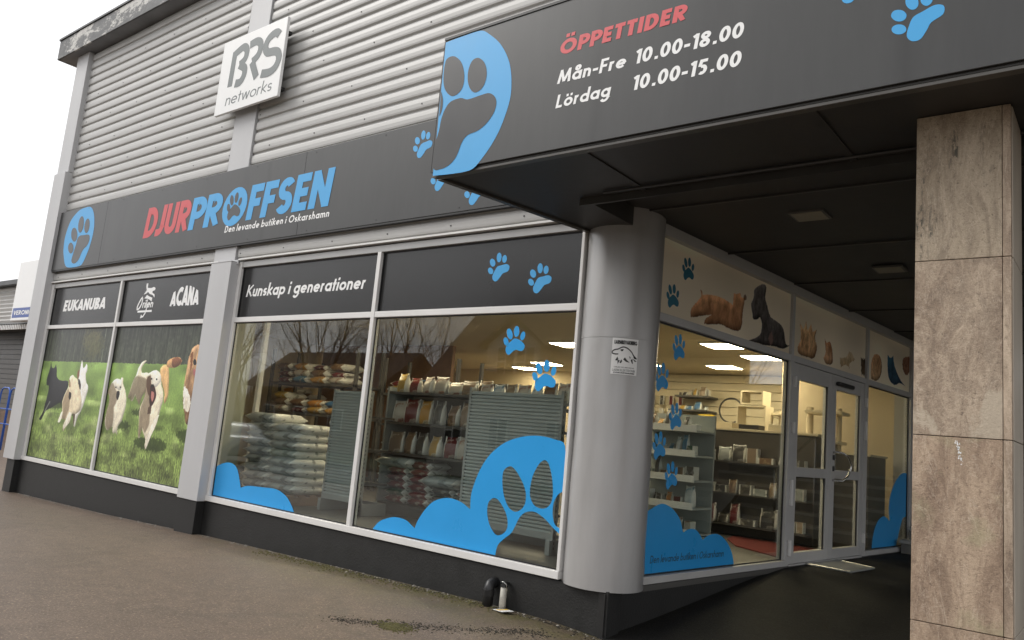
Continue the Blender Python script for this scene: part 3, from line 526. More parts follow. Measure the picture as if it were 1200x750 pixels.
'hounds': [[(-10.809,1.624),(-10.734,1.526),(-10.642,1.528),(-10.604,1.587),(-10.532,1.486),(-10.485,1.381),(-10.33,1.324),(-10.056,1.322),(-10.014,1.238),(-10.052,1.134),(-10.135,0.994),(-10.14,0.908),(-10.195,0.974),(-10.369,0.924),(-10.513,0.873),(-10.663,0.831),(-10.738,0.757),(-10.805,0.666),(-10.897,0.678),(-10.794,0.79),(-10.769,0.879),(-10.731,1.039),(-10.719,1.181),(-10.75,1.233),(-10.829,1.239),(-10.858,1.337),(-10.832,1.426),(-10.806,1.516)],[(-10.601,0.983),(-10.565,0.976),(-10.657,0.867),(-10.711,0.794),(-10.739,0.81)],[(-9.677,1.662),(-9.624,1.603),(-9.591,1.536),(-9.541,1.554),(-9.505,1.608),(-9.454,1.572),(-9.437,1.505),(-9.459,1.438),(-9.397,1.323),(-9.31,1.26),(-9.305,1.177),(-9.352,1.011),(-9.412,0.877),(-9.491,0.791),(-9.52,0.674),(-9.534,0.632),(-9.577,0.646),(-9.582,0.753),(-9.627,0.85),(-9.605,1.083),(-9.689,1.298),(-9.69,1.45),(-9.686,1.586)],[(-9.696,1.366),(-9.633,1.35),(-9.563,1.269),(-9.556,1.202),(-9.611,1.217),(-9.663,1.282)],[(-9.76,1.483),(-9.705,1.518),(-9.677,1.417),(-9.708,1.348),(-9.753,1.415)],[(-9.666,0.831),(-9.595,0.826),(-9.576,0.72),(-9.585,0.645)],[(-9.997,1.392),(-9.912,1.425),(-9.82,1.388),(-9.734,1.365),(-9.67,1.299),(-9.575,1.201),(-9.506,1.121),(-9.443,1.007),(-9.455,0.891),(-9.565,0.836),(-9.693,0.821),(-9.72,0.745),(-9.738,0.694),(-9.826,0.622),(-9.882,0.568),(-9.924,0.546),(-9.947,0.631),(-9.891,0.735),(-10.045,0.727),(-10.083,0.674),(-10.162,0.669),(-10.15,0.738),(-10.073,0.844),(-10.123,0.995),(-10.071,1.133),(-9.995,1.238),(-10.009,1.324)],[(-10.065,1.117),(-9.988,1.222),(-9.927,1.139),(-9.857,1.04),(-9.842,0.906),(-9.879,0.803),(-9.923,0.717),(-10.033,0.744),(-10.053,0.862),(-10.107,0.995)],[(-9.934,1.155),(-9.858,1.141),(-9.839,1.074),(-9.873,1.031),(-9.928,1.071)],[(-10.023,1.357),(-9.962,1.325),(-9.917,1.241),(-9.969,1.222)],[(-10.105,0.825),(-10.046,0.845),(-10.052,0.743),(-10.094,0.67),(-10.163,0.672)],[(-9.816,0.84),(-9.718,0.837),(-9.741,0.702),(-9.813,0.639),(-9.908,0.583),(-9.958,0.631),(-9.884,0.719)],[(-7.633,1.67),(-7.705,1.621),(-7.746,1.545),(-7.71,1.502),(-7.513,1.495),(-7.453,1.306),(-7.56,1.238),(-7.618,1.151),(-7.652,1.054),(-7.728,1.115),(-7.805,1.187),(-7.865,1.098),(-7.913,1.107),(-7.912,1.172),(-8.013,1.135),(-7.982,1.245),(-7.936,1.378),(-7.866,1.477),(-7.846,1.554),(-7.778,1.642),(-7.679,1.676)],[(-7.89,1.444),(-7.621,1.429),(-7.5,1.389),(-7.524,1.261),(-7.618,1.151),(-7.652,1.054),(-7.741,1.125),(-7.812,1.208),(-7.891,1.108),(-8.016,1.146),(-7.967,1.268)],[(-7.222,1.575),(-7.134,1.625),(-7.024,1.599),(-6.976,1.507),(-6.935,1.343),(-6.91,1.22),(-6.931,1.158),(-6.972,1.095),(-7.011,1.155),(-7.016,1.237),(-7.114,1.358),(-7.205,1.481)],[(-7.068,1.609),(-7.067,1.672),(-6.977,1.71),(-6.881,1.725),(-6.763,1.726),(-6.693,1.686),(-6.733,1.624),(-6.878,1.581),(-7.021,1.589)],[(-6.955,1.704),(-6.823,1.73),(-6.706,1.692),(-6.735,1.63),(-6.86,1.587),(-6.938,1.621)],[(-8.535,1.361),(-8.43,1.402),(-8.307,1.39),(-8.295,1.424),(-8.236,1.414),(-8.219,1.337),(-8.117,1.241),(-8.049,1.134),(-8.03,1.026),(-8.052,0.916),(-8.083,0.806),(-8.167,0.714),(-8.14,0.597),(-8.222,0.646),(-8.247,0.611),(-8.304,0.64),(-8.318,0.705),(-8.373,0.701),(-8.451,0.652),(-8.537,0.691),(-8.59,0.799),(-8.576,0.934),(-8.544,1.047),(-8.583,1.157),(-8.639,1.178),(-8.603,1.281)],[(-8.621,1.291),(-8.527,1.339),(-8.425,1.253),(-8.324,1.167),(-8.332,1.056),(-8.379,0.988),(-8.335,0.835),(-8.35,0.703),(-8.455,0.663),(-8.552,0.734),(-8.584,0.889),(-8.553,1.046),(-8.577,1.169),(-8.635,1.167)],[(-8.533,1.357),(-8.402,1.392),(-8.275,1.364),(-8.246,1.281),(-8.277,1.235),(-8.387,1.254),(-8.491,1.306)],[(-8.366,1.221),(-8.297,1.224),(-8.268,1.18),(-8.297,1.091),(-8.359,1.132)],[(-8.44,1.283),(-8.403,1.285),(-8.397,1.267),(-8.434,1.266)],[(-8.3,1.288),(-8.263,1.289),(-8.257,1.271),(-8.294,1.27)],[(-7.549,1.473),(-7.457,1.522),(-7.359,1.545),(-7.247,1.522),(-7.174,1.461),(-7.134,1.357),(-7.054,1.256),(-7.025,1.134),(-7.054,1.03),(-7.077,0.906),(-7.119,0.78),(-7.189,0.673),(-7.238,0.567),(-7.289,0.465),(-7.328,0.519),(-7.333,0.601),(-7.394,0.659),(-7.49,0.757),(-7.494,0.611),(-7.539,0.618),(-7.579,0.793),(-7.614,0.939),(-7.605,1.045),(-7.539,1.175),(-7.529,1.303)],[(-7.563,1.452),(-7.467,1.486),(-7.409,1.37),(-7.391,1.244),(-7.303,1.101),(-7.32,0.954),(-7.295,0.811),(-7.38,0.681),(-7.469,0.758),(-7.492,0.632),(-7.546,0.638),(-7.584,0.835),(-7.606,0.982),(-7.554,1.154),(-7.546,1.303)],[(-7.456,1.518),(-7.338,1.546),(-7.22,1.502),(-7.17,1.408),(-7.23,1.334),(-7.306,1.31),(-7.373,1.35),(-7.429,1.434)],[(-7.539,1.442),(-7.46,1.465),(-7.402,1.307),(-7.413,1.18),(-7.483,1.241),(-7.542,1.345)],[(-7.425,1.328),(-7.337,1.341),(-7.264,1.27),(-7.226,1.188),(-7.276,1.081),(-7.346,1.037),(-7.399,1.139),(-7.412,1.244)],[(-7.373,1.256),(-7.296,1.237),(-7.281,1.165),(-7.306,1.111),(-7.356,1.162)],[(-7.411,1.349),(-7.34,1.351),(-7.337,1.314),(-7.391,1.312)],[(-7.387,1.035),(-7.311,1.059),(-7.299,0.955),(-7.387,0.94)],[(-7.143,0.922),(-7.069,0.947),(-7.123,0.79),(-7.203,0.652),(-7.274,0.483),(-7.313,0.5),(-7.313,0.603),(-7.241,0.773)],[(-7.302,1.43),(-7.269,1.431),(-7.263,1.412),(-7.296,1.411)],[(-7.442,1.433),(-7.408,1.434),(-7.402,1.415),(-7.436,1.414)]],
'ori_dog': [(-7.99,2.797),(-7.941,2.795),(-7.942,2.732),(-7.846,2.722),(-7.758,2.733),(-7.71,2.71),(-7.728,2.685),(-7.781,2.677),(-7.783,2.651),(-7.713,2.622),(-7.708,2.576),(-7.761,2.614),(-7.861,2.639),(-7.911,2.667),(-7.966,2.644),(-8.026,2.636),(-7.985,2.671),(-7.959,2.701),(-7.986,2.739)],
'ori_dog2': [(-7.927,2.621),(-7.847,2.597),(-7.76,2.578),(-7.772,2.522),(-7.832,2.55),(-7.9,2.568),(-7.996,2.577),(-7.961,2.597)],
'ori_j': [(-7.94,2.486),(-7.912,2.382),(-7.936,2.325),(-7.99,2.301),(-8.009,2.327),(-7.948,2.362)],
'ori_line': [(-8.127,2.398),(-7.74,2.399),(-7.733,2.376),(-8.12,2.375)],
'ori_loop': [(-8.044,2.595),(-8.087,2.565),(-8.159,2.462),(-8.156,2.42),(-8.106,2.429),(-8.045,2.5),(-8.04,2.584)],
'ori_txt': [(-8.168,2.426),(-7.692,2.426),(-7.762,2.521)],
'paw': {'a': [(-0.043,0.068),(-0.038,0.044),(-0.042,0.024),(-0.055,0.015),(-0.072,0.019),(-0.089,0.035),(-0.103,0.059),(-0.108,0.083),(-0.104,0.103),(-0.091,0.112),(-0.074,0.107),(-0.056,0.092)],
'b': [(0.031,0.082),(0.028,0.058),(0.017,0.041),(0.002,0.036),(-0.014,0.043),(-0.025,0.062),(-0.03,0.086),(-0.027,0.11),(-0.016,0.127),(-0.001,0.133),(0.015,0.125),(0.026,0.107)],
'c': [(0.097,0.04),(0.09,0.021),(0.078,0.009),(0.065,0.006),(0.053,0.014),(0.047,0.03),(0.048,0.05),(0.055,0.068),(0.067,0.081),(0.08,0.083),(0.091,0.076),(0.098,0.06)],
'd': [(-0.081,0.001),(-0.077,-0.018),(-0.081,-0.033),(-0.091,-0.04),(-0.106,-0.038),(-0.122,-0.027),(-0.133,-0.009),(-0.137,0.01),(-0.134,0.025),(-0.123,0.032),(-0.108,0.03),(-0.092,0.019)],
'p': [(-0.094,-0.037),(-0.053,-0.001),(-0.014,0.023),(0.035,0.012),(0.083,-0.016),(0.103,-0.044),(0.09,-0.08),(0.055,-0.087),(0.019,-0.077),(-0.016,-0.087),(-0.057,-0.12),(-0.086,-0.112),(-0.104,-0.08)]},'sc1_out': [(0.599,0.048),(0.581,0.555),(0.65,0.597),(0.755,0.63),(0.835,0.634),(0.935,0.608),(1.023,0.565),(1.106,0.499),(1.148,0.428),(1.174,0.391),(1.227,0.409),(1.314,0.418),(1.386,0.407),(1.463,0.363),(1.514,0.319),(1.576,0.342),(1.668,0.36),(1.783,0.359),(1.884,0.329),(1.99,0.269),(2.08,0.18),(2.118,0.102),(2.133,0.052)],
'sc1_txt': [(0.67,0.15),(1.922,0.149),(0.664,0.203)],
'sc3_out': [(5.894,0.049),(5.913,0.182),(5.993,0.319),(6.126,0.423),(6.301,0.473),(6.447,0.454),(6.56,0.409),(6.529,0.575),(6.579,0.746),(6.723,0.897),(6.95,1.027),(7.148,1.071),(7.438,1.066),(7.467,0.429),(7.283,0.457),(7.138,0.441),(7.062,0.372),(6.988,0.273),(6.88,0.103),(6.829,0.043)],
'tilted': {'pad2': [(0.117,0.003),(0.105,-0.041),(0.047,-0.059),(0.018,-0.092),(-0.019,-0.127),(-0.057,-0.12),(-0.075,-0.081),(-0.054,-0.029),(-0.025,0.01),(0.025,0.02),(0.081,0.027)],
'toe1': [(0.014,0.092),(0.011,0.069),(0.001,0.054),(-0.013,0.05),(-0.028,0.058),(-0.039,0.076),(-0.044,0.099),(-0.041,0.122),(-0.031,0.137),(-0.016,0.141),(-0.001,0.133),(0.01,0.115)],
'toe2': [(0.079,0.072),(0.074,0.054),(0.063,0.043),(0.049,0.04),(0.036,0.048),(0.027,0.063),(0.024,0.082),(0.029,0.1),(0.04,0.112),(0.054,0.114),(0.067,0.107),(0.076,0.091)],
'toe3': [(-0.056,0.055),(-0.053,0.036),(-0.06,0.021),(-0.073,0.014),(-0.091,0.017),(-0.108,0.03),(-0.119,0.049),(-0.123,0.068),(-0.116,0.083),(-0.103,0.09),(-0.085,0.086),(-0.068,0.074)],
'toe4': [(-0.074,-0.019),(-0.069,-0.036),(-0.073,-0.05),(-0.085,-0.057),(-0.101,-0.056),(-0.118,-0.047),(-0.131,-0.032),(-0.136,-0.015),(-0.132,-0.001),(-0.121,0.006),(-0.104,0.005),(-0.087,-0.004)]}}
# ================================================================ ground
WX = [-200, -60, -14, -11.3, -8, -5.5, -3, -1.1, -.4, 0, 3, 20, 200]
WH = [-1.2, -1.0, -.60, -.54, -.475, -.395, -.345, -.315, -.325, -.355, -.37, -.40, -.4]
def gh(x, y):
    z = float(np.interp(x, WX, WH))
    return z - .006 * max(0, min(30, -y)) - (.02 * math.sin(x * 1.3) * math.sin(y * .9 + 1) * min(1, abs(y) * .4))
xs = sorted(set([-900, -400, -200, -120, -80, -60, -45, -35, -28, -22] + [round(-18 + .25 * i, 3) for i in range(88)] + [5, 7, 10, 15, 22, 35, 60, 120, 300, 900]))
ys = sorted(set([-900, -400, -200, -100, -60, -45, -38, -30, -24, -20, -16, -13, -11] + [round(-9 + .25 * i, 3) for i in range(37)] + [.3, 3, 8, 12, 20, 40, 80, 200, 500, 900]))
mb = MB(); vs = [(x, y, gh(x, y) - (0.25 if (y > .05 and -11.5 < x < 6) else 0)) for y in ys for x in xs]; nx = len(xs)
mb.add(vs, [(j * nx + i, j * nx + i + 1, (j + 1) * nx + i + 1, (j + 1) * nx + i) for j in range(len(ys) - 1) for i in range(nx - 1)])
o = mb.build('pavement', 'asphalt', smooth=True, fix=False); tag(o, kind='structure')
# street across, with a kerb on the far side
mb = MB()
sx_ = [-200, -60, -40, -25, -14, -11.3, -8, -5.5, -3, 0, 3, 20, 200]
for a, b in zip(sx_, sx_[1:]): mb.add([(a, -15.5, gh(a, -15.5) + .03), (b, -15.5, gh(b, -15.5) + .03), (b, -9.5, gh(b, -9.5) + .03), (a, -9.5, gh(a, -9.5) + .03)], [(0, 1, 2, 3)])
tag(mb.build('road', 'street', fix=False), kind='structure')
mb = MB()
for a, b in zip(sx_, sx_[1:]):
    za, zb = gh(a, -15.5), gh(b, -15.5)
    mb.add([(a, -15.5, za - .1), (b, -15.5, zb - .1), (b, -15.5, zb + .14), (a, -15.5, za + .14), (a, -15.7, za + .14), (b, -15.7, zb + .14), (b, -15.7, zb - .1), (a, -15.7, za - .1)], [(0, 1, 2, 3), (3, 2, 5, 4), (4, 5, 6, 7)])
tag(mb.build('kerb', 'concrete', fix=False), kind='structure')
MT['grass'] = simple('winter_lawn', (.07, .08, .035), .95, 0, .4, 4, .5, 60)
mb = MB()
for a, b in zip(sx_, sx_[1:]): mb.add([(a, -60, gh(a, -60) + .12), (b, -60, gh(b, -60) + .12), (b, -15.7, gh(b, -15.7) + .12), (a, -15.7, gh(a, -15.7) + .12)], [(0, 1, 2, 3)])
tag(mb.build('lawn', 'grass', fix=False), kind='structure')
# black asphalt ramp in the entrance passage
def rampz(x, y):
    r = min(1, max(0, y / 3.15)); r = r * r * (3 - 2 * r) * .25 + r * .75
    return (-.352 - .004 * x) * (1 - r) + (-.012) * r
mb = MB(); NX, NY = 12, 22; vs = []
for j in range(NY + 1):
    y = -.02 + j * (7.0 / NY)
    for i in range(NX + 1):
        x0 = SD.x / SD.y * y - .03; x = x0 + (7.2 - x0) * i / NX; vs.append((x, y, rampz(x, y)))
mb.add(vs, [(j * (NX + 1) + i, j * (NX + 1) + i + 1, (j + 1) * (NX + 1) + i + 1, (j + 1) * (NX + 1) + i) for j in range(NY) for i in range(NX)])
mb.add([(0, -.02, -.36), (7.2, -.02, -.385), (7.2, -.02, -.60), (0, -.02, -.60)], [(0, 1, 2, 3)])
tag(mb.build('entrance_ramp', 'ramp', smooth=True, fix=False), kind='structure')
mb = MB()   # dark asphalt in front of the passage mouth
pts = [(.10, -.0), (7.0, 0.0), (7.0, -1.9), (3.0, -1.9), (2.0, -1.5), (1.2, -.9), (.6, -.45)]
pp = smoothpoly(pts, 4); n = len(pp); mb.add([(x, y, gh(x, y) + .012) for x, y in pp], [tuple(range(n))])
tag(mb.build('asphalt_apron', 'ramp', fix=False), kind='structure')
# loose grit and small stones along the wall foot; moss cushions
def scatter(name, mat, n, fn, smin, smax, flat=.6):
    mb = MB()
    for i in range(n):
        x, y = fn(); s = random.uniform(smin, smax) * random.random() ** .5 + smin * .5; z = gh(x, y)
        if x > 0 and y > 0: z = rampz(x, y)
        a = random.uniform(0, 6.28); k = 5; ring = [(x + s * math.cos(a + 6.283 * j / k) * random.uniform(.7, 1.2), y + s * math.sin(a + 6.283 * j / k) * random.uniform(.7, 1.2), z + s * .1) for j in range(k)]
        top = [(x + (p[0] - x) * .6, y + (p[1] - y) * .6, z + s * flat * random.uniform(.7, 1.2)) for p in ring]
        mb.add(ring + top, [(j, (j + 1) % k, k + (j + 1) % k, k + j) for j in range(k)] + [tuple(range(k, 2 * k))])
    return tag(mb.build(name, mat, smooth=False), kind='stuff')
wall_y = lambda: -.02 - abs(random.gauss(0, .035))
scatter('grit', 'pebble', 700, lambda: (random.uniform(-11, .2), wall_y() - (.0)), .004, .014)
scatter('grit', 'pebble', 500, lambda: (random.uniform(-3.6, .4), -random.uniform(.1, 1.9)), .002, .008)
MT['soil'] = simple('dark_soil_crumbs', (.03, .025, .018), .95, 0, .4, 20)
scatter('soil_crumbs', 'soil', 1500, lambda: (lambda t: (-1.4 + 1.15 * t + random.gauss(0, .06), -1.42 + 1.1 * t ** 1.3 + random.gauss(0, .045)))(random.random()), .002, .010, .4)
scatter('soil_crumbs', 'soil', 500, lambda: (random.uniform(-3, .3), -.03 - abs(random.gauss(0, .05))), .003, .012, .5)
def mossp():
    if random.random() < .35: return random.gauss(-.98, .07), -1.20 + random.gauss(0, .05)
    x = random.uniform(-4.2, -.9); return x, -.05 - abs(random.gauss(0, .10))
scatter('moss_tufts', 'moss', 1500, mossp, .004, .012, .7)

# ================================================================ the shop building
bld = empty('shop_building', (0, 0, 0), 'grey corrugated shop building with large display windows, dark plinth and glazed entrance side', 'building')
XL, XR, YB, ZR = -11.65, 14.0, 10.4, 7.14
AX = -11.647
def part(mb, name, mat, parent=None, **k): return mb.build(name, mat, parent or bld, **k)
# core walls behind the claddings
mb = MB(); mb.box(XL + .04, .0, -.30, -.06, 2.96, ZR, FR); mb.box(.0, XR, -.30, -.06, 3.14, ZR, FR); part(mb, 'upper_wall', 'frame_side')
mb = MB(); mb.box(XL + .04, XL + .25, -YB, -.30, -.8, ZR, FR); mb.box(XL + .25, 1.0, -YB, -YB + .22, -.8, ZR, FR); part(mb, 'rear_wall', 'cream_wall')
mb = MB(); mb.box(1.0, XR, -YB, -YB + .22, 3.3, ZR, FR); part(mb, 'rear_upper_wall', 'frame_side')
mb = MB(); mb.box(7.34, 10.2, -.25, -.02, 0, 2.95, SI); part(mb, 'side_rear_wall', 'frame_side')
# corrugated cladding: trapezoid ribs rolled in one sheet per bay
pitch = .1535
prof = []
z = 2.985
while z < ZR - .01:
    for dz, d in ((0, -.026), (.008, -.027), (.020, -.004), (.040, 0.0), (.080, .001), (.120, -.003), (.136, -.012), (.144, -.026)):
        if z + dz < ZR: prof.append((z + dz, d))
    z += pitch
PROF = prof
def clad(u0, u1, T=FR, zmin=0):
    prof = [q for q in PROF if q[0] > zmin]; m = MB(); cols = [u0 + (u1 - u0) * i / 12 for i in range(13)]; n = len(prof)
    vs = [T(u, d + .0015 * math.sin(u * 1.7 + zz * 3), zz + .0018 * math.sin(u * 2.1)) for u in cols for zz, d in prof]
    m.add(vs, [(i * n + j, (i + 1) * n + j, (i + 1) * n + j + 1, i * n + j + 1) for i in range(12) for j in range(n - 1)]); return m
part(clad(-11.19, -6.20), 'corrugated_sheet', 'cladding', fix=False)
part(clad(-5.66, .02), 'corrugated_sheet', 'cladding', fix=False)
part(clad(.021, XR, FR, 3.2), 'corrugated_sheet', 'cladding', fix=False)
# fixing screws on the ribs
mb = MB()
for u in np.arange(-11.0, 3.5, .9):
    for k in range(0, 27, 3):
        zz = 3.05 + k * pitch
        if 3.1 < zz < 4.2 or zz > 7: continue
        mb.box(u + (k % 2) * .3 - .006, u + (k % 2) * .3 + .006, .0, .006, zz - .006, zz + .006, FR)
part(mb, 'cladding_screws', 'dark_metal')['kind'] = 'stuff'
# pilasters (folded sheet metal), lower bodies stand proud of the upper ones
mb = MB(); mb.box(-11.647, -11.19, -.02, .075, 4.915, ZR, FR); part(mb, 'corner_pilaster', 'pilaster', bevel=.004)
mb = MB(); mb.box(-11.647, -11.19, -.02, .115, -.009, 4.910, FR); part(mb, 'corner_pilaster', 'pilaster', bevel=.004)
mb = MB(); mb.box(-6.16, -5.675, -.04, .022, 2.935, ZR, FR); part(mb, 'pilaster', 'pilaster', bevel=.003)
mb = MB(); mb.box(-6.043, -5.586, -.04, .115, -.009, 2.926, FR); part(mb, 'pilaster', 'pilaster', bevel=.004)
mb = MB(); mb.box(-6.10, -5.56, .024, .045, 2.90, 2.955, FR); mb.box(-6.048, -5.582, .045, .120, 2.922, 2.932, FR); part(mb, 'pilaster_flashing', 'pilaster', bevel=.002)
# plinth
mb = MB(); mb.box(-11.55, .03, -.20, -.01, -1.0, -.012, FR); part(mb, 'plinth', 'plinth', bevel=.004)
mb = MB(); mb.box(-11.53, -11.22, -.01, .085, -1.0, -.012, FR); part(mb, 'plinth_pier', 'plinth', bevel=.004)
mb = MB(); mb.box(-6.03, -5.61, -.01, .100, -1.0, -.014, FR); part(mb, 'plinth_pier', 'plinth', bevel=.004)
mb = MB(); mb.box(.035, 3.2, -.2, -.012, -.8, -.012, SI); part(mb, 'side_plinth', 'plinth', bevel=.004)
mb = MB(); mb.box(.0, .05, -.05, .01, -.8, -.03, SI); part(mb, 'plinth_corner_strip', 'dark_metal')
# head flashing above the windows
mb = MB()
for u0, u1 in ((-11.19, -6.045), (-5.584, -.30)):
    mb.prism([(.0, 2.985), (.030, 2.972), (.030, 2.955), (-.05, 2.955), (-.05, 2.985)], u0, u1, lambda p, h: FR(h, p[0], p[1]))
part(mb, 'head_flashing', 'frame')
# roof with overhanging eave and weathered fascia
mb = MB(); mb.box(-12.12, XR + .3, -YB - .3, .205, 7.142, 7.20, FR); part(mb, 'eave_soffit', 'eave')
mb = MB(); mb.box(-12.14, XR + .3, .207, .235, 7.138, 7.50, FR); mb.box(-12.155, -12.125, -YB - .3, .235, 7.136, 7.50, FR); part(mb, 'roof_fascia', 'fascia', bevel=.006)
mb = MB(); mb.box(-12.17, XR + .3, -YB - .3, .255, 7.502, 7.545, FR); part(mb, 'roof', 'dark_metal', bevel=.006)

# ---------------------------------------------------------------- window builder
def frame_box(T, u0, u1, z0, z1, d0=-.07, d1=0.0, mb=None):
    (mb).box(u0, u1, d0, d1, z0, z1, T)
def glass(u0, u1, z0, z1, T, parent, d=-.045):
    mb = MB(); mb.box(u0, u1, d - .006, d, z0, z1, T); return mb.build('glass_pane', 'glass', parent)
def win(T, u0, u1, mull, ztop, label=None, top=2.865, topf=2.935, zt=2.2, left=.055, right=.055, mat='frame'):
    fr = MB(); fr.box(u0, u1, -.085, .012, 0.0, .062, T); fr.box(u0, u0 + left, -.08, 0, .0625, topf, T); fr.box(u1 - right, u1, -.08, 0, .0625, topf, T)
    o = fr.build('shop_window', mat, bld, bevel=.004)
    h = MB(); h.box(u0 + left, u1 - right, -.08, -.004, top, topf, T); h.build('head_frame', 'frame_side', o, bevel=.003)
    edges = [u0 + left] + [x for m in mull for x in (m - .027, m + .027)] + [u1 - right]
    t = MB()
    for a, b in zip(edges[::2], edges[1::2]): t.box(a, b, -.078, -.002, zt - .030, zt + .030, T)
    t.build('transom', mat, o, bevel=.003)
    for m in mull: mm = MB(); mm.box(m - .027, m + .027, -.082, .002, .0628, top - .0005, T); mm.build('mullion', mat, o, bevel=.003)
    # dark rubber gaskets inside each opening
    for a, b in zip(edges[::2], edges[1::2]):
        for z0, z1 in ((.0625, zt - .030), (zt + .030, top)):
            g = MB(); e = .012; g.box(a, a + e, -.044, -.034, z0, z1, T); g.box(b - e, b, -.044, -.034, z0, z1, T); g.box(a + e, b - e, -.044, -.034, z0, z0 + e, T); g.box(a + e, b - e, -.044, -.034, z1 - e, z1, T)
            g.build('gasket', 'black_plastic', o)
    return o, list(zip(edges[::2], edges[1::2]))
w1, b1 = win(FR, -11.19, -6.02, [-8.681], 2.935, left=.075)
w1['label'] = 'window filled with a printed picture of running dogs'
w2, b2 = win(FR, -5.586, -.425, [-2.987], 2.935, right=.030)
w2['label'] = 'clear window looking into the shop, with blue cloud stickers'
def board(name, u0, u1, z0, z1, T, d, mat, parent, th=.006):
    mb = MB(); mb.box(u0, u1, d - th, d, z0, z1, T); return mb.build(name, mat, parent)
ZG0, ZG1, ZT0, ZT1 = .0625, 2.17, 2.23, 2.865
tp = [board('transom_panel', a, b, ZT0, ZT1, FR, -.045, 'panel', w) for w, bb in ((w1, b1), (w2, b2)) for a, b in bb]
for a, b in b2: glass(a, b, ZG0, ZG1, FR, w2)

def rot2(p, a): c, s = math.cos(a), math.sin(a); return (p[0] * c - p[1] * s, p[0] * s + p[1] * c)
def paw(T, u, z, s, ang, d, mat, parent, sx=1.0, mirror=False, kind='paw'):
    a = math.radians(ang); mb = MB()
    for L in D[kind].values():
        L = smoothpoly(L, 4); P = []
        for q in L:
            q = (-q[0] if mirror else q[0], q[1]); q = rot2(q, a); P.append(T(u + q[0] * s * sx, d, z + q[1] * s))
        mb.add(P, [tuple(range(len(P)))])
    return mb.build('paw_print', mat, parent, fix=False)
for u, z, a_ in ((-1.372, 2.603, 0), (-.889, 2.470, 0)): paw(FR, u, z, 1.0, a_, -.0435, 'blue_vinyl', w2, kind='tilted')
paw(FR, -1.105, 1.918, 1.02, 0, -.0435, 'blue_glass_vinyl', w2)
paw(FR, -.745, 1.612, 1.06, 0, -.0435, 'blue_glass_vinyl', w2)
decal('cloud_sticker', [D['cl2_out'], D['cl2_a'], D['cl2_b'], D['cl2_c']], FR, -.0437, 'blue_glass_vinyl', w2)
decal('cloud_sticker', [D['cl1_out']], FR, -.0437, 'blue_glass_vinyl', w2)
lettering('Kunskap i generationer', FR, -5.415, -3.185, 2.492, .150, -.0435, 'white_vinyl', w2, w=.175, shear=.20, track=.09)
lettering('EUKANUBA', FR, -10.70, -9.17, 2.463, .185, -.0435, 'white_vinyl', w1, w=.23, shear=.16, track=.05)
lettering('ACANA', FR, -7.235, -6.505, 2.432, .24, -.0435, 'white_vinyl', w1, w=.25, shear=.0, track=.02, warp=lambda t: .66 + .50 * math.sin(math.pi * min(1, max(0, t * .92 + .04))))
decal('dog_emblem', [D['ori_dog']], FR, -.0435, 'white_vinyl', w1, 3); decal('dog_emblem', [D['ori_dog2']], FR, -.0435, 'white_vinyl', w1, 3)
lettering('rijen', FR, -8.02, -7.69, 2.437, .12, -.0435, 'white_vinyl', w1, w=.16, shear=.22, track=.05)
mb = MB(); vs, fs = ribbon(smoothpoly(D['ori_loop'], 4, False), .028); mb.add([FR(x, -.0433, z) for x, z in vs], fs)
vs, fs = ribbon([(-8.13, 2.385), (-7.72, 2.385)], .028); mb.add([FR(x, -.0431, z) for x, z in vs], fs)
vs, fs = ribbon([(-7.87, 2.47), (-7.90, 2.36), (-7.95, 2.31), (-8.01, 2.30), (-8.00, 2.335)], .024); mb.add([FR(x, -.0429, z) for x, z in vs], fs)
mb.build('lettering', 'white_vinyl', w1, fix=False)

# printed dog picture
def dg(k): return D['dog'][k]
pr = Print(-11.25, -5.95, .0, 2.22, 230)
H = pr.h; W = pr.w; hz = 1.63
t = np.clip((pr.Z - hz) / .5, 0, 1)
col = np.stack([.25 + 0 * t, .27 + 0 * t, .22 + 0 * t], -1) * (1.05 - .25 * t[..., None])
col *= (.72 + .55 * vnoise(H, W, (60, 5), 3) )[..., None]; col *= (.85 + .3 * vnoise(H, W, (9, 9), 4))[..., None]
streak = (vnoise(H, W, (260, 2.6), 9) > .90) * (vnoise(H, W, (40, 30), 10) > .45); col = np.where(streak[..., None], col * 1.6 + .06, col)
g = np.clip((hz - pr.Z) / hz, 0, 1); far = np.array([.50, .62, .31]); near = np.array([.44, .50, .26])
bl = vnoise(H, W, (12, 1.8), 20) * .45 + vnoise(H, W, (5, 1.2), 21) * .55
grass = far * (1 - g[..., None]) + near * g[..., None]
grass = grass * (1 + (bl - .5)[..., None] * (.12 + 1.7 * g[..., None] ** 1.6)) * (.80 + .4 * vnoise(H, W, (30, 60), 22)[..., None])
pale = np.clip(vnoise(H, W, (26, 60), 31) - .55, 0, 1) * (g > .35) * (g < .8); grass = grass + pale[..., None] * np.array([.45, .42, .38])
dark = np.clip(vnoise(H, W, (22, 30), 33) - .6, 0, 1) * (g > .5); grass = grass * (1 - .8 * dark[..., None])
edge = (vnoise(H, W, (3, 6), 5) - .5) * .012
isg = (pr.Z < hz + edge)[..., None]; pr.img = np.where(isg, grass, col)
pr.paint(dg('bush'), (.46, .43, .24), (.33, .34, .18), .16, 61, 8, .5, .6)
def shadow(u, z, ru, rz): pr.paint([(u + ru * math.cos(a), z + rz * math.sin(a)) for a in np.arange(0, 6.28, .5)], (.14, .19, .07), None, .03, 90, 5, .3, .7)
for u, z, ru, rz in ((-10.35, .93, .35, .06), (-9.75, .85, .35, .06), (-8.1, .75, .3, .06), (-7.2, .55, .45, .09), (-6.3, .72, .25, .08), (-7.55, .95, .3, .05)): shadow(u, z, ru, rz)
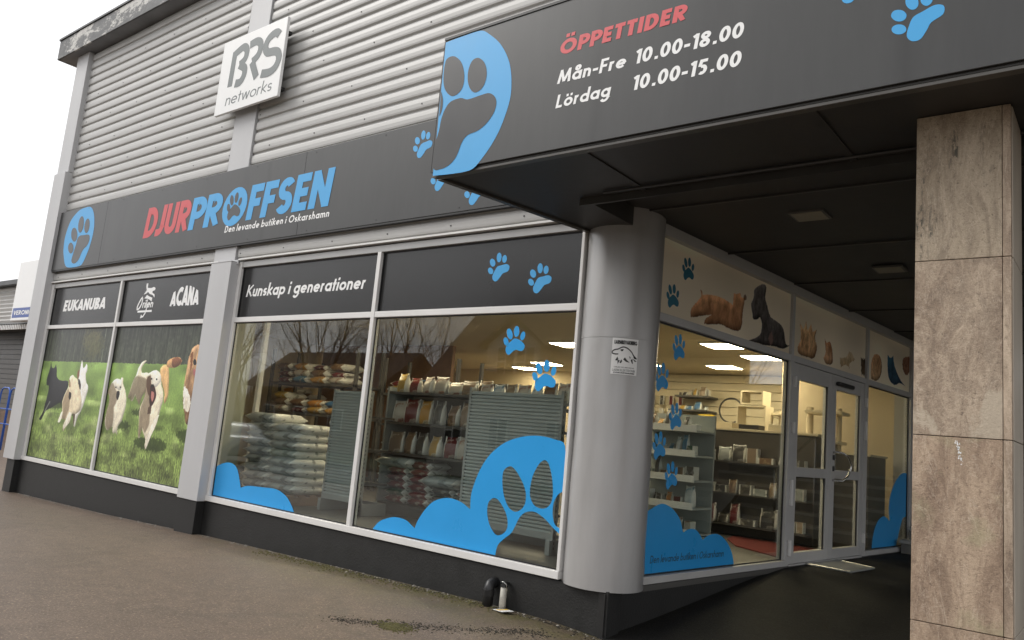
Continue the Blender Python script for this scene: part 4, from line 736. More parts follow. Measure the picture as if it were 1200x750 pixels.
TONES = [((.13, .13, .15), .5, 1), ((.45, .47, .42), 0, 2), ((.97, .95, .90), .35, 1), ((.16, .12, .10), 0, 1), ((.50, .34, .22), 0, 1), ((.34, .28, .20), 0, 1),
    ((.93, .86, .72), .4, 1), ((.56, .47, .35), 0, 3), ((.13, .10, .08), 0, 1), ((.62, .50, .36), 0, 2), ((.97, .93, .84), 0, 1), ((.98, .94, .85), 0, 1),
    ((.95, .90, .78), .4, 1), ((.42, .36, .26), 0, 3), ((.90, .72, .48), .45, 1), ((.86, .66, .44), .3, 1), ((.52, .33, .22), .3, 2),
    ((.95, .91, .80), .4, 1), ((.47, .40, .31), 0, 3), ((.97, .94, .86), .2, 2), ((.12, .10, .09), 0, 1), ((.15, .12, .1), 0, 1), ((.15, .12, .1), 0, 1),
    ((.96, .91, .79), .4, 1), ((.50, .42, .32), 0, 3), ((.98, .95, .87), .2, 2), ((.36, .26, .18), 0, 2), ((.22, .12, .10), 0, 2), ((.74, .48, .44), 0, 1), ((.08, .07, .06), 0, 1), ((.34, .26, .20), 0, 2), ((.99, .95, .86), 0, 1), ((.14, .11, .09), 0, 1), ((.14, .11, .09), 0, 1)]
for i, (p_, (c_, vo_, so_)) in enumerate(zip(D['hounds'], TONES)):
    sz_ = max(q[0] for q in p_) - min(q[0] for q in p_)
    pr.paint(p_, c_, tuple(x * .84 for x in c_) if sz_ > .2 else None, .0035 if sz_ > .2 else .0015, 71 + i, so_ if so_ < 3 else 14, .16, 1.0 if so_ < 3 else .68, vol=vo_)
pr.paint(dg('H'), (.78, .62, .45), (.42, .30, .20), .006, 87, 1, .25, vol=.55)
pr.paint(dg('Hear'), (.50, .30, .16), None, .01, 88, 1, .2); pr.paint(dg('Hch'), (.95, .93, .88), (.85, .8, .7), .015, 89, 1, .15); pr.paint(dg('Hn'), (.10, .08, .08), None, .004, 90, 1); pr.paint(dg('Ht'), (.66, .38, .38), None, .004, 91, 1)
pr.img = np.clip(pr.img * (1.0 + .16 * (vnoise(H, W, (2, 1.5), 99) - .5))[..., None] + .05 * pr.img.mean(axis=2, keepdims=True) + .015, 0, 1)
dogm = pr.material('dog_meadow_print', .30)
for a, b in b1: pr.sheet('printed_picture', a, b, ZG0, ZG1, FR, -.045, w1, dogm)
for a, b in b1: board('picture_backing', a, b, ZG0, ZG1, FR, -.0465, 'white_board', w1)

# ---------------------------------------------------------------- entrance side: glazing, door
J0, J1, J2, J3 = .10, 3.173, 5.486, 7.27
fs_ = 'side_frame'
swin = MB(); swin.box(J0, J1 + .03, -.085, .010, 0, .060, SI); swin.box(J0, J0 + .05, -.08, 0, .0605, 2.955, SI); swin.box(J1 - .03, J1 + .03, -.085, .004, .0605, 2.955, SI)
sw1 = swin.build('side_window', fs_, bld, bevel=.004); sw1['label'] = 'window beside the cylindrical column with small paw stickers'
top = MB(); top.box(J0, 7.34, -.12, .02, 2.955, 3.02, SI); top.box(J0, 7.34, -.08, .035, 2.90, 2.954, SI); top.build('side_head_frame', fs_, bld, bevel=.003)
def trans(a, b, parent): m = MB(); m.box(a, b, -.08, .002, 2.165, 2.235, SI); m.build('transom', fs_, parent, bevel=.003)
trans(J0 + .05, J1 - .03, sw1)
MT['print_dummy'] = MT['panel']
glass(J0 + .05, J1 - .03, .0605, 2.165, SI, sw1)
swin = MB(); swin.box(J2 - .03, J3 + .06, -.085, .010, 0, .060, SI); swin.box(J2 - .03, J2 + .03, -.085, .004, .0605, 2.955, SI); swin.box(J3, J3 + .06, -.08, .004, .0605, 2.90, SI)
sw3 = swin.build('side_window', fs_, bld, bevel=.004); sw3['label'] = 'narrow window beyond the glass door'
trans(J2 + .03, J3, sw3); glass(J2 + .03, J3, .0605, 2.165, SI, sw3)
for a, b, w_ in ((J0 + .05, J1 - .03, sw1), (J2 + .03, J3, sw3)):
    mb = MB()
    for q in ((a, a + .014, .0605, 2.165), (b - .014, b, .0605, 2.165), (a + .014, b - .014, 2.15, 2.165), (a + .014, b - .014, .0605, .072)): mb.box(q[0], q[1], -.044, -.030, q[2], q[3], SI)
    mb.build('gasket', 'black_plastic', w_)
dfr = MB(); dfr.box(J1 + .0305, J2 - .0305, -.085, 0.0, 2.165, 2.235, SI); dfr.box(J1 + .0305, J1 + .09, -.085, -.002, .0, 2.1645, SI); dfr.box(J2 - .09, J2 - .0305, -.085, -.002, 0, 2.1645, SI); dfr.box(J1 + .09, J2 - .09, -.085, .004, -.012, .012, SI)
dframe = dfr.build('door_frame', fs_, bld, bevel=.003)
def leaf(a, b, st0, st1):
    m = MB(); m.box(a, a + st0, -.075, -.008, .015, 2.16, SI); m.box(b - st1, b, -.075, -.008, .015, 2.16, SI)
    m.box(a + st0, b - st1, -.0745, -.0085, .015, .125, SI); m.box(a + st0, b - st1, -.0745, -.0085, .930, 1.035, SI); m.box(a + st0, b - st1, -.0745, -.0085, 1.99, 2.16, SI)
    o = m.build('door_leaf', fs_, bld, bevel=.004)
    glass(a + st0, b - st1, .125, .93, SI, o, -.04); glass(a + st0, b - st1, 1.035, 1.99, SI, o, -.04)
    for z0, z1 in ((.125, .93), (1.035, 1.99)):
        for q in ((a + st0, a + st0 + .014, z0, z1), (b - st1 - .014, b - st1, z0, z1)): g = MB(); g.box(q[0], q[1], -.036, -.022, q[2], q[3], SI); g.build('gasket', 'black_plastic', o)
    return o
l1 = leaf(3.265, 4.335, .13, .11); l2 = leaf(4.34, 5.395, .13, .12)
# pull handle bowed outward on the right leaf
hp = [SI(4.42, -.008, 1.24), SI(4.42, .035, 1.245), SI(4.47, .085, 1.24), SI(4.60, .10, 1.20), SI(4.70, .105, 1.10), SI(4.60, .10, .97), SI(4.47, .085, .915), SI(4.42, .035, .91), SI(4.42, -.008, .915)]
mb = MB(); mb.tube(hp, .013, 10); mb.build('pull_handle', 'chrome', l2, smooth=True)
mb = MB()
for z in (1.15, 1.02): mb = MB(); mb.box(4.40, 4.435, -.008, .008, z, z + .06, SI); mb.build('lock_cylinder', 'black_plastic', l2, bevel=.005)
mb = MB(); mb.box(4.43, 4.93, -.008, .045, 2.035, 2.085, SI); mb.build('door_sensor', 'black_plastic', l2, bevel=.018)
for u, zs_ in ((3.235, (1.95, 1.45)), (5.42, (1.92, 1.62, 1.50, .22))):
    for z in zs_: mb = MB(); mb.box(u - .02, u + .02, -.004, .03, z - .06, z + .06, SI); mb.build('hinge', 'frame', dframe, bevel=.006)
mb = MB(); mb.box(3.215, 3.25, -.004, .035, .62, .90, SI); mb.build('hinge', 'frame', dframe, bevel=.01)
mb = MB(); mb.box(3.215, 3.25, -.004, .035, .10, .27, SI); mb.build('hinge', 'frame', dframe, bevel=.01)
# cream transom pictures of animals
pa = Print(J0, J3, 2.2, 2.95, 240)
base = np.array([.93, .87, .75]); n_ = vnoise(pa.h, pa.w, (60, 200), 41)
pa.img = base[None, None, :] * (.90 + .2 * n_)[..., None]
A_ = lambda k: D['animal'][k]
pa.paint(A_('cat'), (.84, .60, .40), (.62, .42, .27), .004, 101, 1, .25, vol=.5); pa.paint(A_('dog'), (.40, .38, .37), (.28, .26, .25), .003, 102, 1, .4, vol=.6)
pa.paint([(2.62, 2.33), (2.70, 2.42), (2.74, 2.33), (2.70, 2.27)], (.55, .42, .38), None, .01, 103, 1, .2, .8)
pa.paint(A_('rab'), (.86, .68, .46), (.66, .48, .32), .006, 104, 1, .4, vol=.5); pa.paint(A_('squ'), (.66, .44, .28), (.80, .62, .45), .004, 105, 1, .35, vol=.5)
pa.paint(A_('whi'), (.86, .76, .58), (.70, .58, .40), .01, 106, 1, .25); pa.paint(A_('dk'), (.30, .24, .17), (.42, .34, .24), .02, 107, 3, .4)
pa.paint(A_('gui'), (.66, .48, .32), (.78, .62, .44), .006, 108, 1, .4, vol=.5); pa.paint(A_('par'), (.22, .40, .50), (.18, .26, .34), .004, 109, 1, .3); pa.paint(A_('br'), (.62, .42, .30), (.52, .36, .26), .01, 110, 2, .4)
for cx_, cz_ in ((2.08, 2.66),): pa.paint([(cx_ + .03 * math.cos(a), cz_ + .03 * math.sin(a)) for a in np.arange(0, 6.28, .7)], (.30, .17, .10), None, .004, 111, 1, .2, .6)
pa.img = np.clip(pa.img * .86 + .20 * pa.img.mean(axis=2, keepdims=True), 0, 1)
pam = pa.material('animal_frieze_print', .85); pam.node_tree.nodes['Principled BSDF'].inputs['Specular IOR Level'].default_value = .15
for a, b, par_ in ((J0 + .05, J1 - .03, sw1), (J1 + .03, J2 - .03, dframe), (J2 + .03, J3, sw3)):
    pa.sheet('animal_picture', a, b, 2.235, 2.90, SI, -.028, par_, pam); board('picture_backing', a, b, 2.235, 2.90, SI, -.0295, 'cream_board', par_)
MT['teal'] = simple('teal_vinyl', (.020, .16, .24), .45, 0, .05)
for u, z in ((.99, 2.702), (.762, 2.410)): paw(SI, u, z, .86, 0, -.0265, 'teal', sw1, 1.0)
for u, z, s in ((.937, 1.984, .95), (.692, 1.691, 1.0), (.947, 1.377, .95), (.717, 1.113, .95), (.934, .87, .95)): paw(SI, u, z, s, 0, -.0435, 'blue_glass_vinyl', sw1, .9)
decal('cloud_sticker', [D['sc1_out']], SI, -.0437, 'blue_glass_vinyl', sw1); decal('cloud_sticker', [D['sc3_out']], SI, -.0437, 'blue_glass_vinyl', sw3)
MT['navy'] = simple('dark_blue_vinyl', (.02, .07, .13), .5, 0, .05)
lettering('Den levande butiken i Oskarshamn', SI, .665, 1.925, .152, .062, -.0425, 'navy', sw1, w=.13, shear=.18, track=.10)

# ================================================================ long shop sign on the front
sg = empty('shop_sign', (-6.0, 0, 3.16), 'long dark grey fascia sign with red and blue DJURPROFFSEN lettering above the windows', 'sign')
def seg(u0, u1, name='sign_panel'): mb = MB(); mb.box(u0, u1, .006, .06, 3.160, 4.180, FR); return mb.build(name, 'board', sg, bevel=.004)
seg(-11.389, -9.4505); seg(-9.4495, -4.4005); seg(-4.3995, 1.0); seg(1.001, 6.0)
mb = MB(); mb.box(-11.40, 6.0, .004, .055, 3.140, 3.158, FR); mb.build('edge_trim', 'dark_metal', sg)
mb = MB()
for u in np.arange(-11.3, -.8, 1.18):
    for z in (3.20, 4.14): mb.box(u - .006, u + .006, .0602, .063, z - .006, z + .006, FR)
mb.build('board_screws', 'hole_vinyl', sg)['kind'] = 'stuff'
decal('emblem_disc', [D['em_out']], FR, .0615, 'blue_vinyl', sg)
for k in ('t1', 't2', 't3', 't4', 'pad'): decal('emblem_paw', [D['em_' + k]], FR, .0630, 'hole_vinyl', sg, 4)
lettering('DJUR', FR, -8.12, -6.86, 3.451, .452, .0615, 'red_vinyl', sg, w=.225, shear=.12, track=.05)
lettering('PR', FR, -6.875, -6.085, 3.451, .452, .0625, 'blue_vinyl', sg, w=.225, shear=.12, track=.05)
lettering('FFSEN', FR, -5.50, -3.822, 3.451, .452, .0625, 'blue_vinyl', sg, w=.225, shear=.12, track=.05)
ocx, ocz = -5.79, 3.665
el_ = [(ocx + .272 * math.cos(a) + .03 * math.sin(a), ocz + .255 * math.sin(a)) for a in np.arange(0, 6.283, .26)]
decal('emblem_disc', [el_], FR, .0620, 'blue_vinyl', sg, 0)
paw(FR, ocx + .01, ocz - .005, 1.45, -4, .0632, 'hole_vinyl', sg, .95)
lettering('Den levande butiken i Oskarshamn', FR, -5.945, -3.825, 3.333, .088, .0615, 'white_vinyl', sg, w=.17, shear=.18, track=.13, slope=-.005)
for u, z, r in ((-2.466, 3.945, -22), (-2.158, 3.555, -22), (-1.68, 3.355, -22)): paw(FR, u + .02, z - .01, 1.08, 0, .0615, 'blue_vinyl', sg, kind='tilted')

# ================================================================ canopy over the entrance
cn = empty('entrance_canopy', (0, -1.58, 2.85), 'dark entrance canopy with slatted underside projecting over the passage', 'canopy')
Zc, Zt, Yc = 2.852, 3.8725, 1.5864
def cpart(mb, name, mat, **k): return mb.build(name, mat, cn, **k)
# body behind the fascia: left cheek is splayed, from (-.695,-1.586) to (-.42, 0)
mb = MB(); poly_ = [(-.675, 1.55), (8.4, 1.55), (8.4, -.05 + .06), (-.41, .01)]
mb.prism(poly_, 3.125, Zt - .01, lambda p, h: (p[0], -p[1], h)); cpart(mb, 'canopy_body', 'soffit')
# lower border beams: front border and left border, dark
mb = MB(); mb.prism([(-.690, 1.583), (8.4, 1.583), (8.4, .72), (.02, .72), (.02, -.02), (-.405, -.02)], Zc + .004, 3.122, lambda p, h: (p[0], -p[1], h)); cpart(mb, 'soffit_border', 'soffit', bevel=.003)
mb = MB(); mb.prism([(-.695, 1.586), (8.4, 1.586), (8.4, 1.535), (-.655, 1.535)], Zc - .016, Zc + .002, lambda p, h: (p[0], -p[1], h)); cpart(mb, 'edge_trim', 'soffit_light', bevel=.002)
mb = MB(); mb.prism([(-.6955, 1.53), (-.650, 1.53), (-.375, -.05), (-.425, -.05)], Zc - .016, Zc + .002, lambda p, h: (p[0], -p[1], h)); cpart(mb, 'edge_trim', 'soffit_light', bevel=.002)
# cross battens on the border
for x in (.52, 1.9, 3.3): mb = MB(); mb.box(x, x + .04, -1.53, -.73, Zc - .006, Zc + .003); cpart(mb, 'soffit_batten', 'soffit')
mb = MB(); mb.tube([(.26, -.83, Zc - .012), (4.2, -.83, Zc - .012)], .010, 8); cpart(mb, 'soffit_conduit', 'soffit', smooth=True)
mb = MB(); mb.box(.0, 4.3, -.74, -.715, Zc - .05, Zc + .003); cpart(mb, 'soffit_ledge', 'soffit')
# inner soffit: wide boards running along the front, each dropped at one edge
ybs = [-.715, -.41, .13, 1.60, 3.10, 4.70, 6.4, 8.5]
for i, (a, b) in enumerate(zip(ybs, ybs[1:])):
    mb = MB(); x0 = .024 if b < .2 else .03 + SD.x / SD.y * a - .05
    if b <= .2: x0 = .024
    else: x0 = .02 + .0855 * max(0, a)
    z0 = 3.0 + (.012 if i % 2 else 0)
    mb.prism([(a + .012, z0 + .03), (a + .012, z0), (b - .012, z0 + .0), (b - .012, z0 - .012), (b, z0 - .012), (b, z0 + .03)], x0, 7.2, lambda p, h: (h, p[0], p[1])); cpart(mb, 'soffit_board', 'soffit')
    mb = MB(); mb.box(x0, 7.2, b - .010, b + .004, z0 - .016, z0 - .0125); cpart(mb, 'seam_trim', 'soffit_light')
mb = MB(); mb.box(.0, 7.3, -.05, 8.5, 3.04, 3.12); cpart(mb, 'soffit_backing', 'soffit')
# ---- opening-hours board on the canopy front
hs_ = empty('opening_hours_sign', (1.0, -1.59, 2.87), 'dark grey board on the canopy front with opening hours ÖPPETTIDER and blue paw prints', 'sign')
for a, b in ((-.700, 3.30), (3.303, 8.4)):
    mb = MB(); mb.box(a, b, 1.587, 1.600, Zc + .018, Zt, FR); mb.build('sign_panel', 'board', hs_, bevel=.003)
mb = MB(); mb.prism([(-.702, 1.600), (-.700, 1.590), (-.432, -.0), (-.445, -.0)], Zc + .02, Zt, lambda p, h: (p[0], -p[1], h)); mb.build('side_panel', 'board', hs_)
mb = MB(); mb.box(-.70, 8.4, 1.59, 1.606, Zt + .001, Zt + .02, FR); mb.build('edge_trim', 'dark_metal', hs_)
decal('emblem_disc', [[(max(-.699, x), z) for x, z in D['ce_out']]], FR, 1.6012, 'blue_vinyl', hs_)
for k in ('t1', 't2', 't3', 'pad'): decal('emblem_paw', [[(max(-.697, x), z) for x, z in D['ce_' + k]]], FR, 1.6026, 'hole_vinyl', hs_, 4)
lettering('ÖPPETTIDER', FR, .343, 1.230, 3.503, .100, 1.6012, 'red_vinyl', hs_, w=.24, shear=.14, track=.10)
lettering('Mån–Fre', FR, .350, .858, 3.307, .090, 1.6012, 'white_vinyl', hs_, w=.18, shear=.16, track=.10)
lettering('10.00–18.00', FR, .905, 1.578, 3.308, .090, 1.6012, 'white_vinyl', hs_, w=.20, shear=.14, track=.09)
lettering('Lördag', FR, .352, .762, 3.144, .088, 1.6012, 'white_vinyl', hs_, w=.18, shear=.16, track=.10)
lettering('10.00–15.00', FR, .900, 1.572, 3.144, .090, 1.6012, 'white_vinyl', hs_, w=.20, shear=.14, track=.09)
paw(FR, 2.425, 3.183, .90, 12, 1.6012, 'blue_vinyl', hs_, kind='tilted'); paw(FR, 2.13, 3.455, .85, 5, 1.6012, 'blue_vinyl', hs_, kind='tilted')
# ---- two unlit square ceiling lights
def clight(x, y, lab):
    t_ = empty('ceiling_light', (x, y, 2.995), lab, 'ceiling light', 'unlit square lights in the canopy ceiling')
    mb = MB(); mb.box(x - .135, x + .135, y - .125, y + .125, 2.985, 3.004); f = mb.build('light_frame', 'soffit_light', t_, bevel=.003)
    mb = MB(); mb.box(x - .115, x + .115, y - .105, y + .105, 2.980, 2.9845); mb.build('diffuser', 'diffuser', t_)
MT['diffuser'] = simple('yellowed_diffuser', (.30, .27, .20), .5, 0, .1)
clight(1.22, .66, 'unlit square ceiling light in the dark canopy, the nearer of the two'); clight(1.36, 2.60, 'unlit square ceiling light in the dark canopy, the farther one near the stone column')

# ================================================================ cylindrical column
cc = empty('round_column', (-.186, .267, -.02), 'thick round grey sheet-metal column at the shop corner under the canopy', 'column')
CX, CY, CR = -.186, .267, .3234
prof_ = [(CR, -.019), (CR, 1.936), (CR + .0015, 1.938), (CR + .0015, 3.02)]
def cyl(name, z0, z1, r):
    m = MB(); NS = 64; Nz = max(2, int((z1 - z0) / .12)); vs = []
    for j in range(Nz + 1):
        z = z0 + (z1 - z0) * j / Nz
        for k in range(NS):
            a = 2 * math.pi * k / NS; rr = r - .0016 * max(0, mnoise.noise(Vector((math.cos(a) * 2.2, math.sin(a) * 2.2, z * 2.0))) - .1) * 4
            vs.append((CX + rr * math.cos(a), CY + rr * math.sin(a), z))
    m.add(vs, [(j * NS + k, j * NS + (k + 1) % NS, (j + 1) * NS + (k + 1) % NS, (j + 1) * NS + k) for j in range(Nz) for k in range(NS)] + [tuple(range(NS - 1, -1, -1)), tuple(Nz * NS + k for k in range(NS))])
    return m.build(name, 'cylinder', cc, smooth=True)
o = cyl('column_jacket', -.019, 1.936, CR); o = cyl('column_jacket', 1.939, 3.03, CR + .002)
for q in [c_ for c_ in bpy.data.objects if c_.name.startswith('column_jacket')]:
    e = q.modifiers.new('edges', 'EDGE_SPLIT'); e.split_angle = math.radians(50)
mb = MB(); mb.lathe([(CR - .004, 1.934), (CR + .003, 1.9345), (CR + .003, 1.9405), (CR - .004, 1.941)], (CX, CY, 0), 64, cap=False); mb.build('seam_band', 'frame_side', cc)
a0 = math.radians(-118); vx, vy = CX + CR * math.cos(a0), CY + CR * math.sin(a0)
# alarm notice glued on the column, curved with it
nt_ = empty('alarm_notice', (.03, -.02, 1.64), 'small white alarm notice LARMBEVAKNING with a black eagle head, stuck on the round column', 'notice')
A0, A1, NZ0, NZ1 = -68, -31, 1.640, 1.928
def CYL(u, d, z):   # u 0..1 across the notice, z 0..1
    a = math.radians(A0 + (A1 - A0) * u); r = CR + .004 + d; return (CX + r * math.cos(a), CY + r * math.sin(a), NZ0 + (NZ1 - NZ0) * z)
mb = MB(); n = 12
vs = [CYL(i / n, 0, j) for j in (0, 1) for i in range(n + 1)] + [CYL(i / n, -.003, j) for j in (0, 1) for i in range(n + 1)]; m1 = n + 1
mb.add(vs, [(i, i + 1, m1 + i + 1, m1 + i) for i in range(n)] + [(2 * m1 + i, 3 * m1 + i, 3 * m1 + i + 1, 2 * m1 + i + 1) for i in range(n)]); mb.build('notice_sheet', 'white_board', nt_, smooth=True)
lettering('LARMBEVAKNING', CYL, .08, .95, .835, .11, .0012, 'black_vinyl', nt_, w=.28, shear=0, track=.04)
def line(pts, w, T, d, mat, par, name='eagle_drawing'):
    vs, fs = ribbon(smoothpoly(pts, 4, False), w); m = MB(); m.add([T(x, d, z) for x, z in vs], fs); return m.build(name, mat, par, fix=False)
line(D['eag_line'], .034, CYL, .0012, 'black_vinyl', nt_); line(D['eag_beak'], .032, CYL, .0016, 'black_vinyl', nt_)
for fl_ in [D['eag_eye']] + D['feather']: decal('eagle_drawing', [fl_], CYL, .0014, 'black_vinyl', nt_, 2)
lettering('OBJEKTET BEVAKAS', CYL, .12, .88, .185, .028, .0012, 'black_vinyl', nt_, w=.16, shear=0, track=.1)
lettering('LARM ELEKTRONIK', CYL, .06, .94, .085, .065, .0012, 'grey_vinyl', nt_, w=.14, shear=0, track=.1)
lettering('OSKARSHAMN', CYL, .10, .90, .028, .038, .0012, 'black_vinyl', nt_, w=.22, shear=0, track=.06)

# ================================================================ stone-clad pillar
st = empty('stone_pillar', (2.54, -.98, -.4), 'square pillar clad with pinkish brown stone slabs in front of the passage', 'pillar')
X1, X2, Y1, Y2 = 2.342, 2.7085, -1.198, -.80
mb = MB(); mb.box(X1 + .03, X2 + .01, Y1 + .03, Y2 - .03, -.7, 2.85); mb.build('pillar_core', 'dark_metal', st)
zj = [-.70, -.435, .4137, 1.2616, 2.1068, 2.853]; mats = ['stone_d', 'stone_d', 'stone_c', 'stone_b', 'stone_a']
for (a, b), m_ in zip(zip(zj, zj[1:]), mats):
    mb = MB(); mb.box(X1, X2, Y1, Y1 + .036, a + .0018, b - .0018); mb.build('stone_slab', m_, st, bevel=.002)
    mb = MB(); mb.box(X2 + .0022, X2 + .036, Y1 + .001, Y1 + .036, a + .0018, b - .0018); mb.build('slab_edge', 'stone_rough', st, bevel=.002); mb = MB(); mb.box(X2 + .0022, X2 + .040, Y1 + .0365, Y2, a + .0018, b - .0018); mb.build('stone_slab', 'stone_e', st, bevel=.0025)
    mb = MB(); mb.box(X1 + .001, X1 + .03, Y1 + .0385, Y2, a + .0018, b - .0018); mb.build('stone_slab', m_, st, bevel=.002)
    mb = MB(); mb.box(X1 + .032, X2 + .038, Y2 - .03, Y2 - .001, a + .0018, b - .0018); mb.build('stone_slab', m_, st, bevel=.002)
# paint splash on the third slab
mb = MB()
for i in range(26):
    u = 2.525 + random.gauss(0, .004) + .0009 * i; z = 1.245 - .0040 * i + random.gauss(0, .004); r = random.uniform(.0015, .006); mb.add([FR(u + r * math.cos(t_) * .7, 1.1987, z + r * math.sin(t_)) for t_ in np.arange(0, 6.2, 1.0)], [tuple(range(7))])
mb.build('paint_splash', 'white_vinyl', st, fix=False)

# ================================================================ office sign high on the wall
br = empty('office_sign', (-5.75, -.15, 4.97), 'square white sign reading BRS networks high on the corrugated wall', 'sign')
mb = MB(); mb.box(-6.465, -5.035, .118, .158, 4.972, 6.03, FR); mb.build('sign_plate', 'white_board', br, bevel=.004)
for z in (5.1, 5.85): mb = MB(); mb.box(-6.40, -5.1, .025, .116, z, z + .04, FR); mb.build('mounting_rail', 'dark_metal', br)
B_ = D['brs_B']; R_ = D['brs_R']; strokes = [[B_[0], B_[1]], [(B_[1][0] - .02, B_[1][1] - .05), B_[2], B_[3], B_[4], B_[5], B_[6]], B_[6:], R_[:6], R_[5:], D['brs_S']]
for i, k in enumerate(strokes): line(k, .112, FR, .1590 + .0005 * i, 'grey_vinyl', br, 'lettering')
lettering('networks', FR, -6.225, -5.165, 5.072, .165, .1592, 'grey_vinyl', br, w=.10, shear=.15, track=.09)

# ================================================================ pipes by the plinth, litter
pz = lambda x, y: gh(x, y)
bp_ = empty('drain_pipe', (-1.06, -.07, -.34), 'black bent drain pipe stub coming out of the plinth', 'pipe')
mb = MB(); mb.tube([(-1.06, .03, -.135), (-1.06, -.03, -.135), (-1.06, -.062, -.145), (-1.06, -.075, -.175), (-1.06, -.075, -.38)], .044, 16); mb.build('pipe', 'black_plastic', bp_, smooth=True)
mb = MB(); mb.lathe([(.044, 0), (.050, .002), (.050, .05), (.044, .052)], (-1.06, -.075, -.235), 16); mb.build('socket', 'black_plastic', bp_, smooth=False)
gp_ = empty('cable_conduit', (-.915, -.07, -.33), 'short weathered grey pipe with a wire clamp beside the black drain pipe', 'pipe')
mb = MB(); mb.tube([(-.915, -.06, -.36), (-.917, -.058, -.25), (-.914, -.055, -.135)], [.030, .028, .029], 14); mb.build('pipe', 'pale_pipe', gp_, smooth=True)
mb = MB(); mb.tube([(-.914, -.055, -.140), (-.914, -.055, -.115)], [.033, .030], 12); mb.tube([(-.914, .0, -.118), (-.914, -.05, -.112)], .014, 8); mb.build('pipe_cap', 'dark_metal', gp_)
mb = MB(); mb.tube([(-.945, -.06, -.12), (-.93, -.085, -.10), (-.90, -.09, -.095), (-.88, -.075, -.115), (-.876, -.06, -.20)], .004, 6); mb.build('wire', 'chrome', gp_, smooth=True)
lt = empty('litter_card', (-.86, -.14, -.32), 'flattened white and yellow card lying beside the grey pipe', 'litter')
def quad(pts, mat, name, par, th=.004):
    m = MB(); m.prism(pts, 0, th, lambda p, h: (p[0], p[1], gh(p[0], p[1]) + .006 + h + (p[0] + .93) * .10)); return m.build(name, mat, par)
quad([(-.935, -.155), (-.80, -.20), (-.75, -.115), (-.88, -.085)], 'white_board', 'card', lt)
MT['yellow'] = simple('yellow_print', (.65, .42, .06), .5); quad([(-.90, -.160), (-.855, -.176), (-.81, -.10), (-.85, -.092)], 'yellow', 'yellow_print', lt, .006)
# grate mat in front of the door
gm = empty('door_grate', (.53, 4.05, 0), 'flat galvanised metal grate on the black asphalt in front of the door', 'grate')
gp = [(.235, 3.70), (.215 + .03, 4.60), (.86, 4.33), (.80, 3.62)]
gz = lambda p: rampz(p[0], p[1]) + .012
mb = MB(); q = gp
for i in range(4):
    a, b = Vector((*q[i], 0)), Vector((*q[(i + 1) % 4], 0)); a.z, b.z = gz(a) , gz(b); mb.tube([a, b], .012, 6)
fr_ = mb.build('grate_frame', 'grate', gm)
mb = MB(); A_1, B_1, C_1, D_1 = [Vector((p[0], p[1], gz(p))) for p in gp]
for i in range(1, 40):
    t_ = i / 40; mb.tube([A_1.lerp(B_1, t_), D_1.lerp(C_1, t_)], .0065, 4)
for i in range(1, 16):
    t_ = i / 16; mb.tube([A_1.lerp(D_1, t_), B_1.lerp(C_1, t_)], .0055, 4)
mb.build('grate_bars', 'grate', gm)['kind'] = 'stuff'
mb = MB(); mb.add([(p[0], p[1], gz(p) - .008) for p in gp], [(0, 1, 2, 3)]); mb.build('grate_tray', 'grate', gm, fix=False)

# ================================================================ stairs and walls at the end of the passage
stc = empty('stone_stairs', (2.4, 7.4, 0), 'grey concrete stairs rising at the far end of the entrance passage', 'stairs')
for i in range(6):
    y0 = 6.75 + .32 * i; z1 = .165 * (i + 1)
    mb = MB(); mb.box(.62 + .03 * i, 4.2, y0, 8.9 if i == 5 else y0 + .36, z1 - .165 - (0 if i else .1), z1 - .045); mb.build('step', 'concrete', stc, bevel=.006)
    mb = MB(); mb.box(.60 + .03 * i, 4.2, y0 - .025, 8.9 if i == 5 else y0 + .34, z1 - .044, z1); mb.build('tread', 'pale_concrete', stc, bevel=.006)
hr = empty('handrail', (2.2, 6.9, 0), 'thin grey steel handrail beside the stairs', 'handrail')
mb = MB(); mb.tube([(2.2, 6.5, 0), (2.2, 6.5, .95), (2.2, 6.7, 1.02), (2.2, 8.5, 2.0), (2.2, 8.7, 2.02)], .02, 8); mb.build('rail', 'chrome', hr, smooth=True)
mb = MB()
for y, z in ((7.1, .3), (7.7, .6), (8.4, .95)): mb.tube([(2.2, y, z - .1), (2.2, y, z + .98)], .012, 6)
mb.build('posts', 'chrome', hr)
ew = empty('sky_blocking_wall', (2.4, 9.4, 0), 'added plastered wall behind the stairs, blocking sky from the side glass', 'wall')
mb = MB(); mb.box(.9, 7.6, 9.2, 9.4, -.5, 2.55); mb.box(.9, 3.4, 9.2, 9.4, 2.55, 3.2); mb.box(4.5, 7.6, 9.2, 9.4, 2.55, 3.2); mb.build('wall_body', 'cream_dull', ew)  # added wall keeps sky out of the glass; its gap admits one patch
mb = MB(); mb.prism([(3.42, -.14), (3.42, .40), (3.13, .70), (2.72, .71)], 6.55, 6.68, lambda p, h: (p[0], h, p[1])); tag(mb.build('stair_parapet', 'pale_concrete'), 'pale wedge-shaped concrete parapet at the foot of the stairs', 'parapet')
# ================================================================ inside the shop
fl = MB(); fl.prism([(-11.4, .22), (.0, .22), (.03 + .0, .22), (SD.x * 7.4, SD.y * 7.4), (SD.x * 10.2, 10.18), (-11.4, 10.18)], -.05, -.004, lambda p, h: (p[0], p[1], h)); tag(fl.build('shop_floor', 'shop_floor'), kind='structure')
cl_ = MB(); cl_.prism([(-11.4, .20), (-.15, .20), (SD.x * 7.4 - .13, 7.3), (SD.x * 10 - .13, 10.18), (-11.4, 10.18)], 2.75, 2.85, lambda p, h: (p[0], p[1], h)); tag(cl_.build('shop_ceiling', 'ceiling'), kind='structure')
